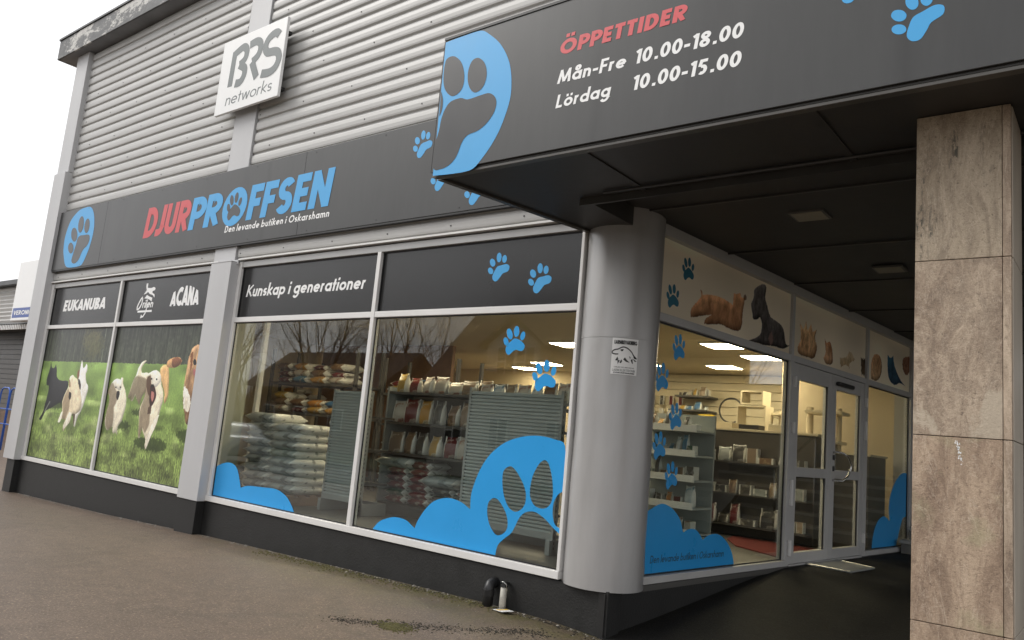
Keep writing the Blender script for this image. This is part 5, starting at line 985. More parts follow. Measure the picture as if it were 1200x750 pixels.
# soffit bulkhead just behind the front glazing
mb = MB(); mb.box(-11.4, -.1, .14, .22, 2.24, 2.96); part(mb, 'inner_bulkhead', 'cream_wall')
mb = MB(); mb.box(.4, 7.2, -.18, -.13, 2.24, 2.955, SI); part(mb, 'inner_bulkhead', 'cream_wall')
LP = [(-1.70, 5.85, 'the nearest one to the entrance corner'), (-1.62, 7.2, 'the second from the entrance corner'), (-2.85, 8.6, 'small and far behind the second one'), (-1.5, 8.9, 'farthest on the entrance side'),
      (-4.4, 5.7, 'seen beside the round column through the front window'), (-4.4, 8.3, 'behind the one next to the round column'), (-6.9, 8.5, 'seen just above the blue paw sticker'), (-8.2, 9.5, 'the farthest one behind the paw sticker'),
      (-.75, 3.4, 'added out of sight just inside the side window'), (-1.9, 2.0, 'added above the tall ribbed rack, hidden by the dark transom'), (-4.2, 2.0, 'added above the open shelving, hidden by the dark transom'), (-6.6, 2.0, 'added above the pallet of feed bags, hidden by the dark transom')]  # last four panels are unseen, added to brighten the front of the shop
lamp0 = None
for i, (x, y, s_) in enumerate(LP):
    if lamp0 is None:
        lamp0 = empty('ceiling_panel', (x, y, 2.74)); mb = MB(); mb.box(x - .28, x + .28, y - .28, y + .28, 2.725, 2.748); mb.build('lamp_frame', 'white_board', lamp0)
        mb = MB(); mb.box(x - .25, x + .25, y - .25, y + .25, 2.718, 2.7245); mb.build('diffuser', 'lamp', lamp0); l_ = lamp0
    else:
        l_ = lamp0.copy(); COL.objects.link(l_); l_.location = (x, y, 2.74)
        for c_ in lamp0.children: k = c_.copy(); COL.objects.link(k); k.parent = l_
    tag(l_, 'lit square ceiling panel inside the shop, ' + s_, 'ceiling light', 'lit ceiling panels inside the shop')
def copy_thing(src, loc, rz=0):
    r = src.copy(); COL.objects.link(r); r.location = loc; r.rotation_euler = (0, 0, rz)
    for c_ in src.children:
        k = c_.copy(); COL.objects.link(k); k.parent = r
        for g_ in c_.children: q = g_.copy(); COL.objects.link(q); q.parent = k
    return r
ORD = ['lowest', 'second', 'third', 'fourth', 'fifth', 'sixth', 'seventh', 'eighth', 'ninth', 'tenth']
# gondola: ribbed sheet-metal back turned to the window
def gondola(x0, x1, y, h, label, depth=.45, side='right', shelves=(.35, .75, 1.15)):
    g_ = empty('shelf_rack', ((x0 + x1) / 2, y + depth / 2, 0), label, 'shelf rack')
    z0 = .20; n = int((h - z0) / .036); pr_ = []
    for i in range(n): z = z0 + i * .036; pr_ += [(z, 0), (z + .022, -.002), (z + .024, .022), (z + .034, .022)]
    mb = MB(); mm = len(pr_); mb.add([(x, y + d, z) for x in (x0 + .03, x1 - .03) for z, d in pr_], [(j, j + 1, mm + j + 1, mm + j) for j in range(mm - 1)]); mb.build('ribbed_back', 'slat_metal', g_, fix=False)
    for x in (x0, x1 - .03): mb = MB(); mb.box(x, x + .03, y - .004, y + .06, .0, h + .01); mb.build('upright', 'rack_foot', g_, bevel=.002)
    mb = MB(); mb.box(x0, x1, y - .006, y + .04, .14, .20); mb.build('base_rail', 'rack_foot', g_)
    for x in (x0 + .0, x1 - .05): mb = MB(); mb.box(x, x + .05, y - .05, y + depth, .0, .14); mb.build('foot', 'rack_foot', g_, bevel=.003)
    mb = MB(); mb.box(x0 + .05, x1 - .05, y + depth - .04, y + depth, .0, .139); mb.build('kick_panel', 'rack_foot', g_)
    for z in shelves: mb = MB(); mb.box(x0 + .02, x1 - .02, y + .07, y + depth, z, z + .025); mb.build('shelf', 'shelf_dark', g_)
    mb = MB()
    for i in range(int(h / .05)): mb.box(x1 - .0005, x1 + .001, y + .015, y + .025, .05 + i * .05, .075 + i * .05)
    mb.build('slot_holes', 'black_plastic', g_)['kind'] = 'stuff'
    return g_
tall_rack = gondola(-2.43, -1.20, 1.0, 1.56, 'tall grey ribbed shelf back right behind the blue paw cloud sticker')
gondola(-4.66, -3.98, .98, 1.46, 'grey ribbed shelf back standing behind the middle window bar, left of it')
# open rack with dark shelves, facing the window
rk = empty('open_shelving', (-3.1, 1.75, 0), 'open dark shelving stocked with pet food bags behind the middle window', 'shelving')
RX0, RX1, RY = -4.33, -2.62, 1.62
for z in (.14, .76, 1.14, 1.52): mb = MB(); mb.box(RX0, RX1, RY - .02, RY + .42, z - .03, z); mb.build('shelf', 'shelf_dark', rk, bevel=.002)
mb = MB(); mb.box(RX0, RX1, RY, RY + .4, 0, .11); mb.build('base', 'shelf_dark', rk)
mb = MB(); mb.box(RX0, RX1, RY + .43, RY + .45, 0, 1.7); mb.build('back', 'shelf_dark', rk)
for x in (RX0 - .03, RX1): mb = MB(); mb.box(x, x + .03, RY - .02, RY + .45, 0, 1.58); mb.build('side_panel', 'slat_metal', rk)
# bags
def bagmat(name, c1, c2, label_c):
    m, nt, b = new_mat(name); v = mapped(nt); sep = nd(nt, 'ShaderNodeSeparateXYZ'); nt.links.new(v, sep.inputs[0])
    oi = nd(nt, 'ShaderNodeObjectInfo'); c = mixrgb(nt, oi.outputs['Random'], c1, c2)
    f = noise(nt, mapped(nt, (1, 1, 1)), 9, 2, .5); c = mixrgb(nt, ramp(nt, f, [(.56, (0, 0, 0)), (.60, (.8, .8, .8))]), c, label_c)
    gc = nd(nt, 'ShaderNodeTexCoord'); sg_ = nd(nt, 'ShaderNodeSeparateXYZ'); nt.links.new(gc.outputs['Generated'], sg_.inputs[0]); s1 = nd(nt, 'ShaderNodeMath', operation='SUBTRACT'); s1.inputs[1].default_value = .5; nt.links.new(sg_.outputs['X'], s1.inputs[0]); s2 = nd(nt, 'ShaderNodeMath', operation='ABSOLUTE'); nt.links.new(s1.outputs[0], s2.inputs[0])
    c = mixrgb(nt, ramp(nt, s2.outputs[0], [(.37, (0, 0, 0)), (.39, (.9, .9, .9))]), c, (.72, .72, .69))
    g_ = noise(nt, v, 9, 2); c = mixrgb(nt, ramp(nt, g_, [(.62, (0, 0, 0)), (.66, (.7, .7, .7))]), c, tuple(x * .4 for x in label_c))
    nt.links.new(c, b.inputs['Base Color']); b.inputs['Roughness'].default_value = .28; bump(nt, b, noise(nt, v, 18, 3), .4, .02); MT[name] = m
bagmat('grey_feed_bag', (.30, .33, .33), (.40, .42, .42), (.20, .23, .24)); bagmat('dark_red_bag', (.16, .02, .02), (.10, .015, .015), (.35, .30, .26)); bagmat('black_bag', (.04, .04, .04), (.10, .09, .08), (.30, .29, .27))
bagmat('beige_bag', (.34, .27, .19), (.24, .17, .12), (.55, .48, .40)); bagmat('pale_bag', (.55, .52, .47), (.42, .38, .33), (.30, .12, .08)); bagmat('green_bag', (.03, .10, .06), (.03, .08, .05), (.3, .3, .25)); bagmat('brown_bag', (.14, .09, .05), (.20, .12, .07), (.35, .25, .15))
bagmat('blue_pack', (.06, .16, .34), (.10, .26, .40), (.55, .55, .5)); bagmat('orange_pack', (.50, .20, .05), (.42, .30, .06), (.5, .45, .35)); bagmat('white_bottle', (.62, .65, .66), (.55, .6, .62), (.12, .30, .42))
def pillow_mesh(name, L, Wd, Hh, mat, seed=0, nx=10, ny=6):
    r = random.Random(seed); mb = MB(); vs = []
    for s in (1, -1):
        for j in range(ny + 1):
            for i in range(nx + 1):
                u, v = i / nx * 2 - 1, j / ny * 2 - 1; e = (1 - abs(u) ** 9) ** .5 * (1 - abs(v) ** 8) ** .5
                vs.append((u * L / 2 * (1 - .05 * abs(v)), v * Wd / 2, Hh / 2 + s * Hh / 2 * e * (1 + .10 * mnoise.noise(Vector((u * 2 + seed, v * 2, s))))))
    n = (nx + 1) * (ny + 1)
    for s in (0, 1): mb.add([], []); mb.f += [(s * n + j * (nx + 1) + i, s * n + j * (nx + 1) + i + 1, s * n + (j + 1) * (nx + 1) + i + 1, s * n + (j + 1) * (nx + 1) + i) for j in range(ny) for i in range(nx)]; mb.m += [0] * (nx * ny)
    mb.v = vs; me = mb.mesh(name, mat, True); bm = bmesh.new(); bm.from_mesh(me); bmesh.ops.remove_doubles(bm, verts=bm.verts, dist=.0015); bmesh.ops.recalc_face_normals(bm, faces=bm.faces); bm.to_mesh(me); bm.free(); me.polygons.foreach_set('use_smooth', [True] * len(me.polygons)); return me
def pouch_mesh(name, w, dp, h, mat, seed=0):
    r = random.Random(seed); mb = MB(); n = 16; prof = [(0, .80, .9), (.03, .97, 1.0), (.3, 1.0, 1.0), (.62, .97, .80), (.80, .93, .42), (.90, .95, .12), (1.0, .97, .05)]; vs = []
    for t, a, b in prof:
        for k in range(n):
            an = 2 * math.pi * k / n; c, s = math.cos(an), math.sin(an); q = .55
            vs.append((w / 2 * a * math.copysign(abs(c) ** q, c) * (1 + .03 * r.uniform(-1, 1)), dp / 2 * b * math.copysign(abs(s) ** q, s), h * t + (.01 * math.sin(k) if t > .85 else 0)))
    m = len(prof); mb.add(vs, [(i * n + k, i * n + (k + 1) % n, (i + 1) * n + (k + 1) % n, (i + 1) * n + k) for i in range(m - 1) for k in range(n)] + [tuple(range(n - 1, -1, -1)), tuple((m - 1) * n + k for k in range(n))]); return mb.mesh(name, mat, True)
def put(name, me, loc, rz, label, cat, group, sc_=(1, 1, 1)):
    o = bpy.data.objects.new(name, me); COL.objects.link(o); o.location = loc; o.rotation_euler = (0, 0, rz); o.scale = sc_; return tag(o, label, cat, group)
PM = {}
def pm(kind, seed, L, Wd, Hh, mat):
    k = (kind, seed, mat)
    if k not in PM: PM[k] = (pillow_mesh if kind == 'p' else pouch_mesh)('bag', L, Wd, Hh, mat, seed)
    return PM[k]
rr = random.Random(3)
# pallet with grey feed bags behind the left window
pl = empty('pallet', (-5.55, 1.1, 0), 'low wooden pallet under the stacked grey feed bags', 'pallet')
for i in range(5): mb = MB(); mb.box(-6.05, -4.98, .72 + .17 * i, .82 + .17 * i, .10, .125); mb.build('board', 'copper_wood', pl)
for i in range(3): mb = MB(); mb.box(-6.05 + .49 * i, -5.96 + .49 * i, .72, 1.5, 0, .099); mb.build('block', 'copper_wood', pl)
for s_, (cx, lab) in enumerate(((-5.83, 'left'), (-5.28, 'right'))):
    for k in range(9 if s_ == 0 else 8):
        put('feed_bag', pm('p', k % 3, .60, .62, .125, 'grey_feed_bag'), (cx + rr.uniform(-.03, .03), 1.05 + rr.uniform(-.03, .03), .125 + .107 * k), rr.uniform(-.06, .06), '%s grey feed bag from the floor in the %s stack on the pallet' % (ORD[k], lab), 'feed bag', 'grey feed bags stacked on the pallet')
# standing pouches on the two upper shelves, stacks on the lowest
cols = ['pale_bag', 'beige_bag', 'orange_pack', 'pale_bag', 'brown_bag', 'dark_red_bag', 'pale_bag', 'black_bag']
words = {'orange_pack': 'orange', 'blue_pack': 'blue', 'pale_bag': 'pale', 'beige_bag': 'beige', 'brown_bag': 'brown', 'black_bag': 'black', 'dark_red_bag': 'dark red', 'green_bag': 'dark green', 'grey_feed_bag': 'grey'}
for sh, (z, n_b, nm_) in enumerate(((1.14, 7, 'upper'), (.76, 7, 'middle'), (1.52, 7, 'top'))):
    for i in range(n_b):
        m_ = cols[(i * (3 if sh else 5) + sh) % 8]; x = RX0 + .12 + i * (RX1 - RX0 - .2) / (n_b - .5)
        put('pet_food_pouch', pm('q', i % 4, .17, .11, .30, m_), (x, RY + .10 + rr.uniform(-.01, .02), z), rr.uniform(-.3, .3), '%s pet food pouch, %s from the left on the %s shelf' % (words[m_], 'first' if i == 0 else ORD[i], nm_), 'pet food bag', 'pet food pouches on the open shelving', (rr.uniform(1.05, 1.35), 1.1, rr.uniform(.70, 1.02) if sh < 2 else rr.uniform(.5, .8)))
for s_ in range(4):
    for k in range((6, 6, 4, 4)[s_]):
        m_ = (['dark_red_bag'] * 5 + ['grey_feed_bag'], ['dark_red_bag'] * 6, ['black_bag'] * 3 + ['grey_feed_bag'], ['dark_red_bag', 'black_bag', 'dark_red_bag', 'black_bag'])[s_][k]
        if s_ == 0 and k == 1: m_ = 'green_bag'
        put('pet_food_bag', pm('p', k % 3, .36, .42, .10, m_), (RX0 + .24 + s_ * .40, RY + .22 + rr.uniform(-.02, .01), .14 + .088 * k), rr.uniform(-.06, .06), '%s %s food bag from below, bottom shelf, stack %s' % (ORD[k], words[m_], ('farthest left', 'left of the middle', 'right of the middle', 'farthest right')[s_]), 'pet food bag', 'pet food bags lying in stacks on the bottom shelf')
# products on the far sides of the two racks
for k in range(5): put('white_canister', pm('p', 5, .16, .12, .15, 'white_bottle'), (-4.74, 1.15, .18 + k * .20), .1, '%s white canister from below at the left edge of the grey rack' % ORD[k], 'canister', 'white canisters at the rack edge')
for k in range(8):
    m_ = ['pale_bag', 'pale_bag', 'black_bag', 'pale_bag', 'pale_bag', 'beige_bag', 'pale_bag', 'brown_bag'][k]
    put('pet_food_bag', pm('p', 6, .30, .34, .13, m_), (-1.02, 1.28, .16 + k * .165), .0, '%s %s bag from below at the right end of the tall ribbed rack' % (ORD[k], words[m_]), 'pet food bag', 'bags stacked at the right end of the ribbed rack')
for i in range(7):
    m_ = ['pale_bag', 'white_bottle', 'beige_bag', 'pale_bag', 'white_bottle', 'brown_bag', 'pale_bag'][i]
    put('pet_food_pouch', pm('q', i % 4, .17, .11, .30, m_), (-2.32 + i * .17, 1.16, 1.40 + rr.uniform(-.02, .03)), rr.uniform(-.2, .2), 'small %s pack, %s from the left behind the top edge of the ribbed rack' % ({'white_bottle': 'white'}.get(m_) or words[m_], 'first' if i == 0 else ORD[i]), 'pet food bag', 'packs along the top of the ribbed rack', (.9, 1, .75))
mb = MB(); mb.box(-2.40, -1.22, 1.09, 1.4, 1.375, 1.40); mb.build('shelf', 'shelf_dark', tall_rack)
rb = empty('side_shelving', (-1.0, 1.35, 0), 'narrow shelving at the right end of the tall ribbed rack', 'shelving')
for z in (.14, .47, .80, 1.13, 1.45): mb = MB(); mb.box(-1.19, -.80, 1.06, 1.5, z - .0, z + .015); mb.build('shelf', 'slat_metal', rb)
mb = MB(); mb.box(-1.19, -.80, 1.5, 1.53, 0, 1.55); mb.build('back', 'slat_metal', rb)
# dark deep shelving with brown sacks at the back of the left window
def backrack(x0, x1, y, h, label, short, seed, nsh=4, mat='shelf_dark'):
    g_ = empty('storage_rack', ((x0 + x1) / 2, y, 0), label, 'shelf rack'); q = random.Random(seed)
    for x in (x0, x1 - .05):
        for yy in (y, y + .55): mb = MB(); mb.box(x, x + .05, yy, yy + .05, 0, h); mb.build('upright', mat, g_)
    for i in range(nsh):
        z = .12 + i * (h - .2) / nsh; mb = MB(); mb.box(x0, x1, y, y + .6, z - .04, z); mb.build('shelf', mat, g_)
        for j in range(int((x1 - x0) / .5)):
            for k in range(q.choice((1, 2, 3))):
                m_ = q.choice(['brown_bag', 'dark_red_bag', 'orange_pack', 'brown_bag', 'blue_pack', 'pale_bag'])
                put('sack', pm('p', q.randrange(3), .42, .5, .13, m_), (x0 + .3 + j * .5, y + .28, z + .115 * k), q.uniform(-.1, .1), '%s sack, column %s from left, layer %s, %s shelf of the %s' % (words[m_], 'first' if j == 0 else ORD[j], ORD[k], ORD[i], short), 'sack', 'sacks in the ' + short)
    return g_
backrack(-9.3, -6.9, 3.2, 2.3, 'tall dark storage rack behind the grey feed bags', 'tall rack', 2)
backrack(-6.7, -5.0, 3.6, 2.2, 'second storage rack behind the left ribbed rack', 'second rack', 5)
backrack(-11.0, -9.6, 4.6, 2.2, 'far left storage rack behind the picture window', 'far left rack', 8, 3)
mb = MB(); mb.box(-11.3, -7.3, 5.9, 5.98, 0, 2.745); part(mb, 'brown_partition', 'warm_boards')
# window post and partition seen through the left window
mb = MB(); mb.box(-6.16, -6.10, .85, .91, 0, 2.75); part(mb, 'inner_post', 'frame')
MT['green_grey'] = simple('green_grey_board', (.42, .43, .34), .6, 0, .05); mb = MB(); mb.box(-6.06, -6.0, .225, .62, 0, 2.75); part(mb, 'partition', 'green_grey')
# wall shelves and goods at the middle distance
ws = empty('wall_unit', (-5.0, 7.0, 0), 'cream wall unit with dark framed pictures and goods seen over the open shelving', 'shelf unit')
for i, (x, z, w_, h_) in enumerate(((-9.6, 1.55, .5, .55), (-8.8, 1.6, .45, .5), (-7.7, 1.45, .6, .35))):
    mb = MB(); mb.box(x, x + w_, 6.7, 6.76, z, z + h_); mb.build('framed_poster', 'counter_dark', ws)
mb = MB(); mb.box(-9.9, -6.4, 6.77, 6.9, 0, 2.1); mb.build('panel', 'cream_board', ws)
def goods(x0, x1, y, z, hmax, q, par_, n, pal=None):
    x = x0
    while x < x1 - .04:
        w_ = (x1 - x0) / n * q.uniform(.55, 1.5); w_ = min(w_, x1 - x); h_ = hmax * q.uniform(.35, 1); m_ = q.choice(pal or ['beige_bag', 'pale_bag', 'black_bag', 'dark_red_bag', 'brown_bag', 'white_bottle', 'blue_pack', 'orange_pack', 'green_bag', 'black_bag'])
        if q.random() < .5:
            o = bpy.data.objects.new('pouch', pm('q', q.randrange(4), .17, .11, .30, m_)); COL.objects.link(o); o.parent = par_; o.scale = (w_ * .92 / .17, 1, h_ / .30); o.location = Vector((x + w_ / 2, y + .07 + q.uniform(-.01, .02), z)) - Vector(par_.location); o.rotation_euler = (0, 0, q.uniform(-.15, .15))
        else:
            mb = MB(); yy = y + q.uniform(0, .04); mb.box(x, x + w_ * .92, yy, yy + .12, z, z + h_ * .7); mb.build('packet', m_, par_, bevel=.004)
        x += w_ * q.choice((1, 1, 1.08, 1.3))
# white shelving in the aisle beside the entrance window: product rack next to the cylinder
q = random.Random(12)
a1 = empty('product_rack', (-.62, 2.6, 0), 'grey product rack with rows of small packets just inside the corner window', 'shelf rack')
for z in (.25, .52, .80, 1.06, 1.32):
    mb = MB(); mb.box(-1.18, -.42, 2.35, 2.80, z - .02, z); mb.build('shelf', 'slat_metal', a1); mb = MB(); mb.box(-1.18, -.42, 2.335, 2.35, z - .02, z + .05); mb.build('price_rail', 'white_board', a1); goods(-1.16, -.44, 2.40, z, .23, q, a1, 9)
mb = MB(); mb.box(-1.18, -.42, 2.80, 2.83, 0, 1.5); mb.build('back', 'slat_metal', a1); mb = MB(); mb.box(-1.18, -.42, 2.36, 2.8, 0, .22); mb.build('base', 'rack_foot', a1)
a2 = empty('product_rack', (-1.9, 4.6, 0), 'long dark low rack with hanging packets in front of the counter', 'shelf rack')
for z in (.15, .5, .85, 1.2):
    mb = MB(); mb.box(-2.9, -1.42, 4.5, 4.95, z - .02, z); mb.build('shelf', 'shelf_dark', a2); goods(-2.85, -1.45, 4.55, z, .26, q, a2, 10)
mb = MB(); mb.box(-2.9, -1.42, 4.95, 4.98, 0, 1.5); mb.build('back', 'shelf_dark', a2)
ct = empty('sales_counter', (-1.0, 5.9, 0), 'dark sales counter with stocked front shelves standing across the shop behind the red carpet', 'counter')
mb = MB(); mb.box(-1.80, -.22, 5.65, 6.3, 0, 1.45); mb.build('counter_body', 'counter_dark', ct, bevel=.006)
mb = MB(); mb.box(-1.84, -.18, 5.60, 6.35, 1.455, 1.49); mb.build('counter_top', 'cream_board', ct, bevel=.004)
DARKS = ['black_bag', 'brown_bag', 'dark_red_bag', 'black_bag', 'grey_feed_bag', 'black_bag', 'beige_bag']
for z in (.16, .58, 1.02):
    mb = MB(); mb.box(-1.78, -.24, 5.38, 5.645, z - .02, z); mb.build('front_shelf', 'shelf_dark', ct); goods(-1.76, -.28, 5.42, z, .30, q, ct, 8, DARKS)
mb = MB(); mb.box(-1.80, -1.78, 5.38, 5.645, 0, 1.4); mb.build('side_panel', 'counter_dark', ct)
for i, (x, w_, h_, m_) in enumerate(((-1.70, .24, .09, 'cream_board'), (-1.36, .30, .07, 'black_plastic'), (-.92, .2, .10, 'cream_board'))):
    mb = MB(); mb.box(x, x + w_, 5.75, 6.0, 1.491, 1.491 + h_); o = mb.build('counter_box', m_, None, bevel=.006, origin=(x + w_ / 2, 5.87, 1.491)); tag(o, ('cream box at the left end of the counter', 'black card terminal on the counter', 'cream box at the right end of the counter')[i], 'box')
cd = empty('red_carpet', (-.55, 4.9, 0), 'dark red carpet on the shop floor inside the entrance', 'carpet'); mb = MB(); mb.prism([(-1.20, 5.34), (-1.09, 4.88), (-.72, 4.26), (-.08, 3.84), (.15, 5.34)], .0, .010, lambda p, h: (p[0], p[1], h)); mb.build('carpet_pile', 'red_carpet', cd)
# slat wall along the back with shelves, ring, cat furniture
sw = empty('slat_wall', (-3.5, 9.9, 0), 'cream slat wall with hooks and shelves at the back of the shop', 'display wall')
for i in range(16):
    mb = MB(); mb.box(-6.5, -.2, 10.06, 10.15, .1 + i * .165, .1 + i * .165 + .155); mb.build('slat', 'cream_board', sw, bevel=.004)
for z, x0, x1 in ((1.66, -4.3, -3.62), (1.93, -4.3, -3.60), (2.22, -4.32, -3.58), (1.35, -4.3, -3.6)):
    mb = MB(); mb.box(x0, x1, 9.55, 10.05, z, z + .035); mb.build('shelf', 'shelf_dark', sw); goods(x0 + .03, x1 - .04, 9.65, z + .035, .2, q, sw, 5)
MT['yellow_pack'] = simple('yellow_packaging', (.70, .50, .05), .5, 0, .2, 12)
mb = MB(); mb.box(-3.78, -3.46, 9.58, 9.64, 1.70, 1.88); mb.build('yellow_packet', 'yellow_pack', sw)
for j in range(4):
    for i in range(11): mb = MB(); x = -6.6 + i * .22; z = 1.25 + j * .27; mb.box(x, x + .09, 9.9, 9.95, z, z + .19); mb.build('hanging_packet', q.choice(['black_bag', 'brown_bag', 'black_bag', 'dark_red_bag', 'pale_bag']), sw)
rg = empty('hanging_ring', (-3.06, 9.5, 1.98), 'thin black ring hanging on the cream back wall', 'ring'); mb = MB(); mb.tube([(-3.06 + .24 * math.cos(a), 9.5, 1.98 + .24 * math.sin(a)) for a in np.linspace(0, 6.2832, 30)], .018, 8, cap=False); mb.build('ring', 'black_plastic', rg, smooth=True)
def ctree(x, y, h, lab, q):
    t_ = empty('cat_tree', (x, y, 0), lab, 'cat tree')
    mb = MB(); mb.box(x - .3, x + .3, y - .25, y + .25, 0, .06); mb.build('base', 'cream_board', t_, bevel=.01)
    for dx in (-.2, .2): mb = MB(); mb.tube([(x + dx, y, .06), (x + dx, y, h)], .05, 12); mb.build('post', 'cream_wall', t_, smooth=True)
    for z in np.linspace(.55, h - .1, 4): mb = MB(); dx = q.uniform(-.08, .08); mb.box(x - .27 + dx, x + .25 + dx, y - .22, y + .22, z, z + .05); mb.build('platform', 'cream_board', t_, bevel=.012)
    z = h * .45; mb = MB(); mb.box(x - .2, x + .2, y - .2, y + .2, z, z + .32); mb.build('house', 'cream_board', t_, bevel=.02)
    mb = MB(); mb.prism([(x + .09 * math.cos(a), z + .15 + .10 * math.sin(a)) for a in np.arange(0, 6.28, .5)], y - .203, y - .201, lambda p, h_: (p[0], h_, p[1])); mb.build('opening', 'black_plastic', t_); return t_
ctree(-.35, 6.4, 1.9, 'tall cream cat tree seen through the left door leaf', q); ctree(-1.75, 9.2, 2.0, 'cream cat tree beside the black ring at the back wall', q); ctree(-1.0, 7.9, 1.7, 'lower cream cat tree in front of the back wall', q)
bx = empty('cube_shelf', (-2.2, 9.0, 0), 'cream box shelves stacked right of the black ring', 'shelf unit')
for x, z, w_, h_ in ((-2.62, 1.45, .55, .60), (-2.55, 2.06, .42, .26), (-2.8, .8, .9, .64)):
    for b_ in ((x, x + w_, z, z + .03), (x, x + w_, z + h_ - .03, z + h_), (x, x + .03, z + .03, z + h_ - .03), (x + w_ - .03, x + w_, z + .03, z + h_ - .03)): mb = MB(); mb.box(b_[0], b_[1], 8.7, 9.1, b_[2], b_[3]); mb.build('panel', 'cream_board', bx)
lc = empty('low_counter', (.1, 6.5, 0), 'dark low counter with a cream top seen through the right door leaf', 'counter'); mb = MB(); mb.box(-.2, .35, 6.1, 7.0, 0, 1.25); mb.build('counter_body', 'counter_dark', lc, bevel=.006); mb = MB(); mb.box(-.22, .37, 6.08, 7.02, 1.251, 1.28); mb.build('counter_top', 'cream_board', lc)
mb = MB(); mb.box(-1.4, .6, 7.6, 7.68, 0, 2.75); part(mb, 'inner_wall', 'cream_wall')

# ================================================================ neighbouring building at the left edge
nb = empty('neighbour_building', (-38, 6, -1), 'low neighbouring building with pale corrugated fascia and dark recessed front at the left edge', 'building')
mb = MB(); pr_ = []
for i in range(9): z = 3.45 + i * .145; pr_ += [(z, 0), (z + .09, .03), (z + .12, 0)]
m_ = len(pr_); mb.add([(x, 4.98 - d, z) for x in (-60, -24.6) for z, d in pr_], [(j, m_ + j, m_ + j + 1, j + 1) for j in range(m_ - 1)]); mb.build('corrugated_fascia', 'cladding', nb, fix=False)
mb = MB(); mb.box(-60, -24.6, 4.99, 16, 3.4, 4.80); mb.build('upper_body', 'frame_side', nb)
mb = MB(); mb.box(-60.3, -24.4, 4.7, 16.2, 4.76, 4.92); mb.build('roof_edge', 'dark_metal', nb)
mb = MB(); mb.box(-60, -24.6, 6.4, 16, -1.2, 3.4); mb.build('recessed_front', 'dark_metal', nb)
for i in range(22): mb = MB(); mb.box(-60, -24.6, 6.36, 6.40, -.9 + i * .19, -.9 + i * .19 + .16); mb.build('dark_board', 'counter_dark', nb)
for i in range(60): mb = MB(); x = -34 + i * .155; mb.box(x, x + .07, 4.90, 4.97, 3.20, 3.40); mb.build('fascia_tooth', 'frame', nb)
mb = MB(); mb.box(-60, -24.6, 4.9, 6.4, 3.36, 3.40); mb.build('soffit', 'soffit', nb)
mb = MB(); mb.box(-60, -24.6, 6.2, 6.38, -1.2, 0.35); mb.build('wooden_base', 'copper_wood', nb)
ns = empty('light_box_sign', (-26.3, 4.7, 3.4), 'white light box sign with a small blue strip on the neighbouring building', 'sign')
mb = MB(); mb.box(-26.54, -24.2, -4.85, -4.60, 3.42, 5.47, FR); mb.build('sign_box', 'white_board', ns, bevel=.03)
mb = MB(); mb.box(-26.42, -24.4, -4.60, -4.595, 3.53, 3.86, FR); MT['strip_blue'] = simple('sign_strip_blue', (.03, .08, .32), .4); mb.build('blue_strip', 'strip_blue', ns)
lettering('VERONICA', FR, -26.3, -24.5, 3.62, .15, -4.59, 'white_vinyl', ns, w=.2, shear=0)
tr_ = empty('blue_rail', (-24, 1.5, -.9), 'blue tubular cart rail in front of the neighbouring building', 'rail')
def tube_(pts, r): mb = MB(); mb.tube(pts, r, 8); mb.build('tube', 'blue_rail', tr_, smooth=True)
for rx in (-25.2, -24.35, -23.6):
    tube_([(rx, 4.0, -1.0), (rx, 4.0, 1.0), (rx + .06, 4.0, 1.14), (rx + .2, 4.0, 1.19), (rx + .55, 4.0, 1.19), (rx + .66, 4.0, 1.10), (rx + .68, 4.0, .95), (rx + .68, 4.0, -1.0)], .022)
tube_([(-25.4, 4.0, .55), (-22.4, 4.0, .55)], .018); tube_([(-25.4, 4.0, .1), (-22.4, 4.0, .1)], .018)
# ================================================================ across the street (seen mirrored in the glass)
def tree_mesh(name, seed, H=11, mat='bark', weep=.0):
    r = random.Random(seed); mb = MB(); count = [0]
    def br_(p, d, L, rad, lev):
        if lev > 7 or L < .10: return
        n = 3 if lev < 3 else 2; pts = [p]; dd = d.copy()
        for i in range(n):
            dd = (dd + Vector((r.gauss(0, .11), r.gauss(0, .11), r.gauss(0.03, .07) - weep * (lev > 3)))).normalized(); pts.append(pts[-1] + dd * L / n)
        rs = [rad * (1 - .35 * i / n) for i in range(n + 1)]; mb.tube(pts, rs, 7 if lev == 0 else (5 if lev < 3 else 3), cap=False); count[0] += 1
        k = 3 if lev in (0, 1, 2, 3) else (3 if r.random() < .6 else 2)
        for i in range(k):
            az = r.uniform(0, 6.28); sp = r.uniform(.35, .75) if lev else r.uniform(.3, .6); o_ = dd.orthogonal().normalized(); o_.rotate(Matrix.Rotation(az, 3, dd)); nd_ = (dd * math.cos(sp) + o_ * math.sin(sp)).normalized()
            br_(pts[-1 if i < 2 else -2], nd_, L * r.uniform(.62, .82), rs[-1] * .60, lev + 1)
        if lev < 3: br_(pts[-1], dd, L * .8, rs[-1] * .85, lev + 1)
    br_(Vector((0, 0, 0)), Vector((0, 0, 1)), H * .24, H * .0125, 0)
    return mb.mesh(name, mat, True, fix=False)
MT['bark'] = simple('tree_bark', (.13, .095, .065), .9, 0, .3, 6, .5, 20); MT['birch'] = simple('birch_bark', (.28, .25, .21), .85, 0, .4, 6)
tm = [tree_mesh('branches', 1, 11), tree_mesh('branches', 4, 12, 'bark', .06), tree_mesh('branches', 9, 10, 'birch', .1)]
